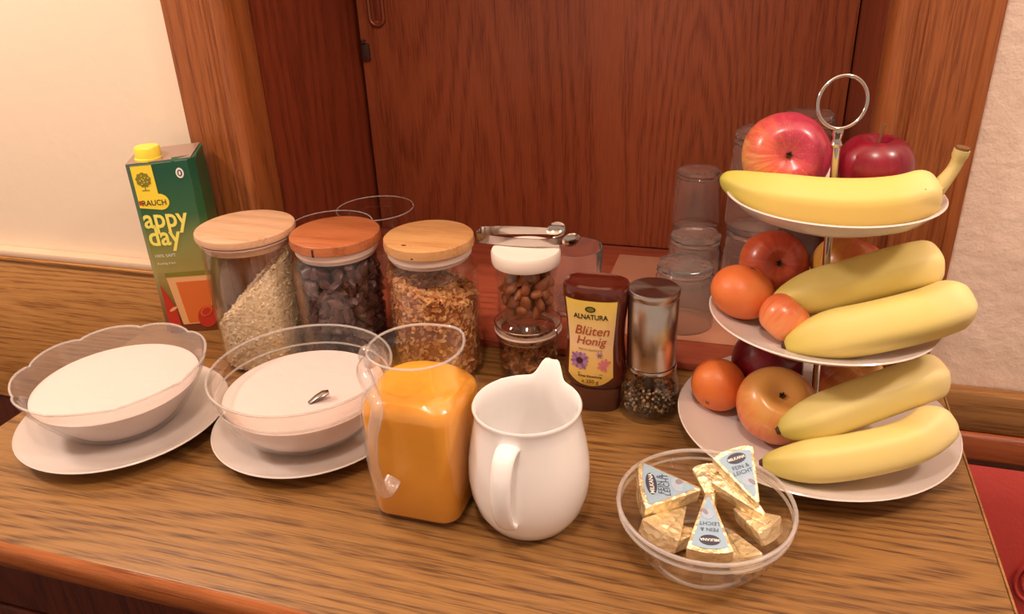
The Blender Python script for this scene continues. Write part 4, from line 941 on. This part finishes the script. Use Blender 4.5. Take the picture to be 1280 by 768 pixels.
orange('flattened mandarin on the left edge of the middle tier', (-0.0020, 0.7100, 0.1575), 0.0300, fruit_orange('mandarin_peel', rgb(222, 112, 58), rgb(232, 134, 70)), (0.3, 0.2, 0.93), 0.84, name='mandarin')
def banana(label, pts, r, mat, stem=None, tilt=0.0):
    root = thing('banana', pts[0], label, 'banana', 'bananas on the fruit stand'); o0 = Vector(pts[0])
    c = catmull([Vector(p) - o0 for p in pts], 10); n = len(c); rad = []
    for i in range(n):
        t_ = i / (n - 1); e0 = min(1, t_ / 0.36); e1 = min(1, (1 - t_) / 0.14)
        q = (0.22 + 0.78 * math.sin(e0 * PI / 2) ** 0.85) * (0.42 + 0.58 * math.sin(e1 * PI / 2) ** 0.8); rad.append(r * q)
    def pent(a): return 1.035 - 0.10 * abs(math.sin(2.5 * (a + tilt)))
    bm = ntube(c, rad, seg=30, profile=pent)
    lay = bm.verts.layers.float.new('along')
    bm.verts.ensure_lookup_table()
    for i, v in enumerate(bm.verts): v[lay] = (i // 30) / (n - 1)
    obj('peel', bm, mat, root, ang=70)
    d0 = (c[0] - c[2]).normalized()
    obj('blossom_end', ntube([c[0] - d0 * 0.002, c[0] + d0 * 0.0015, c[0] + d0 * 0.0035], [rad[0] * 0.92, rad[0] * 0.8, rad[0] * 0.55], seg=10), M['banana_tip'], root)
    if stem:
        s = catmull([c[-2], c[-1]] + [Vector(p) - o0 for p in stem], 5)
        obj('stem', ntube(s, [rad[-1] * (1.0 - 0.42 * min(1, i / (len(s) * 0.6))) + (0.0012 if i > len(s) * 0.8 else 0) for i in range(len(s))], seg=12), M['banana_stem'], root)
        e = s[-1]; dd = (s[-1] - s[-3]).normalized(); obj('cut_end', ntube([e - dd * 0.0015, e + dd * 0.0022], rad[-1] * 0.62, seg=10), M['stem'], root)
    return root
banana('banana lying across the front of the top tier, stem raised at right', [(-0.0290, 0.7150, 0.2660), (0.0114, 0.6930, 0.2600), (0.0662, 0.6850, 0.2590), (0.1121, 0.6880, 0.2630), (0.1426, 0.6960, 0.2720)], 0.0205, M['banana_a'], stem=[(0.1520, 0.7000, 0.2880), (0.1553, 0.7000, 0.3035)])
banana('upper banana of the two on the middle tier', [(0.0257, 0.690, 0.1575), (0.0550, 0.695, 0.1679), (0.0937, 0.700, 0.1820), (0.1310, 0.705, 0.1957), (0.1600, 0.712, 0.2014)], 0.0215, M['banana_b'], tilt=0.3)
banana('lower banana of the two overhanging the middle tier', [(0.0396, 0.655, 0.1340), (0.0696, 0.655, 0.1475), (0.1095, 0.658, 0.1603), (0.1489, 0.668, 0.1720), (0.1800, 0.680, 0.1845)], 0.0230, M['banana_b'], tilt=0.9)
banana('upper banana of the two on the bottom tier', [(0.0425, 0.6380, 0.0560), (0.0695, 0.6450, 0.0680), (0.1080, 0.6600, 0.0830), (0.1500, 0.684, 0.0935), (0.1784, 0.698, 0.1025)], 0.0212, M['banana_c'], tilt=0.2)
banana('lower banana of the two on the bottom tier', [(0.0310, 0.6180, 0.0320), (0.0650, 0.6160, 0.0400), (0.1070, 0.6220, 0.0500), (0.1529, 0.6420, 0.0600), (0.1806, 0.668, 0.0740)], 0.0205, M['banana_c'], tilt=0.7)

# ------------------------------------------------------------------ glasses in the niche
def tumbler_mesh():
    bm = nlathe([(0, 0.0), (0.0285, 0.0), (0.0312, 0.002), (0.0324, 0.006), (0.0310, 0.009), (0.0326, 0.012), (0.0312, 0.016), (0.0334, 0.021), (0.0322, 0.026), (0.0340, 0.032), (0.0345, 0.05), (0.0362, 0.0975), (0.0355, 0.0990), (0.0342, 0.0985), (0.0325, 0.05), (0.0308, 0.022), (0.029, 0.0145), (0.022, 0.0115), (0, 0.0105)], seg=48, shape=lambda x, y, z, a, r: ((x, y, z) if z > 0.055 else (x * (1 + 0.02 * math.cos(12 * a)), y * (1 + 0.02 * math.cos(12 * a)), z)))
    finish(bm); me = bpy.data.meshes.new('tumbler'); bm.to_mesh(me); bm.free(); me.materials.append(M['tumbler']); return me
TM = tumbler_mesh()
def tumbler(label, x, y, z0, h, inverted=True, wide=1.0):
    root = thing('tumbler', (x, y, z0), label, 'glass', 'tumblers in the niche')
    o = bpy.data.objects.new('glass_wall', TM); COL.objects.link(o); o.parent = root; s = h / 0.099
    o.scale = (wide, wide, s)
    if inverted: o.rotation_euler = (PI, 0, 0.2); o.location = (0, 0, h)
    return root
mz = 0.0126
tumbler('clear tumbler upside down at the front of the niche behind the grinder', -0.0730, 0.920, mz, 0.083, wide=1.06)
tumbler('clear tumbler upside down just behind the front one on the mat', -0.0690, 1.006, mz, 0.090, wide=1.02)
tumbler('clear tumbler upside down at the bottom of the rear short stack', -0.0760, 1.090, mz, 0.074, wide=0.95)
tumbler('clear tumbler upside down on top of the rear short stack', -0.0760, 1.090, mz + 0.0742, 0.078, wide=0.92)
tumbler('clear tumbler upside down at the bottom of the tall stack left of the rod', 0.0050, 0.985, mz, 0.117, wide=1.06)
tumbler('clear tumbler upside down on top of the tall stack left of the rod', 0.0050, 0.985, mz + 0.1172, 0.117, wide=1.06)
tumbler('clear tumbler upside down at the bottom of the tall stack at the right niche wall', 0.058, 1.085, mz, 0.117, wide=0.98)
tumbler('clear tumbler upside down on top of the tall stack at the right niche wall', 0.058, 1.085, mz + 0.1172, 0.117, wide=0.98)
tumbler('single upright glass behind the tongs and honey bottle', -0.2150, 0.931, 0.0112, 0.089, inverted=False)
def wide_glass(label, x, y, h, R_):
    root = thing('glass_canister', (x, y, 0.0112), label, 'jar', 'lidless glass canisters in the niche')
    obj('glass_wall', nlathe([(0, 0), (R_ - 0.005, 0), (R_ - 0.001, 0.004), (R_, 0.010), (R_, h - 0.001), (R_ - 0.0015, h), (R_ - 0.003, h - 0.001), (R_ - 0.003, 0.012), (R_ - 0.006, 0.008), (0, 0.007)], seg=72), M['glass'], root)
    ring('rim', R_ - 0.0015, h, 0.0008, M['rim'], root)
    return root
wide_glass('lidless glass canister right behind the dried fruit jar', -0.5346, 0.8760, 0.1170, 0.0560)
a_ = wide_glass('lidless glass canister deeper in the niche behind the other', -0.5300, 0.9960, 0.0990, 0.0575)
obj('inner_step', nlathe([(0.0540, 0.083), (0.0535, 0.0845), (0.0520, 0.0845), (0.0520, 0.083), (0.0540, 0.083)], seg=64), M['glass_thick'], a_)
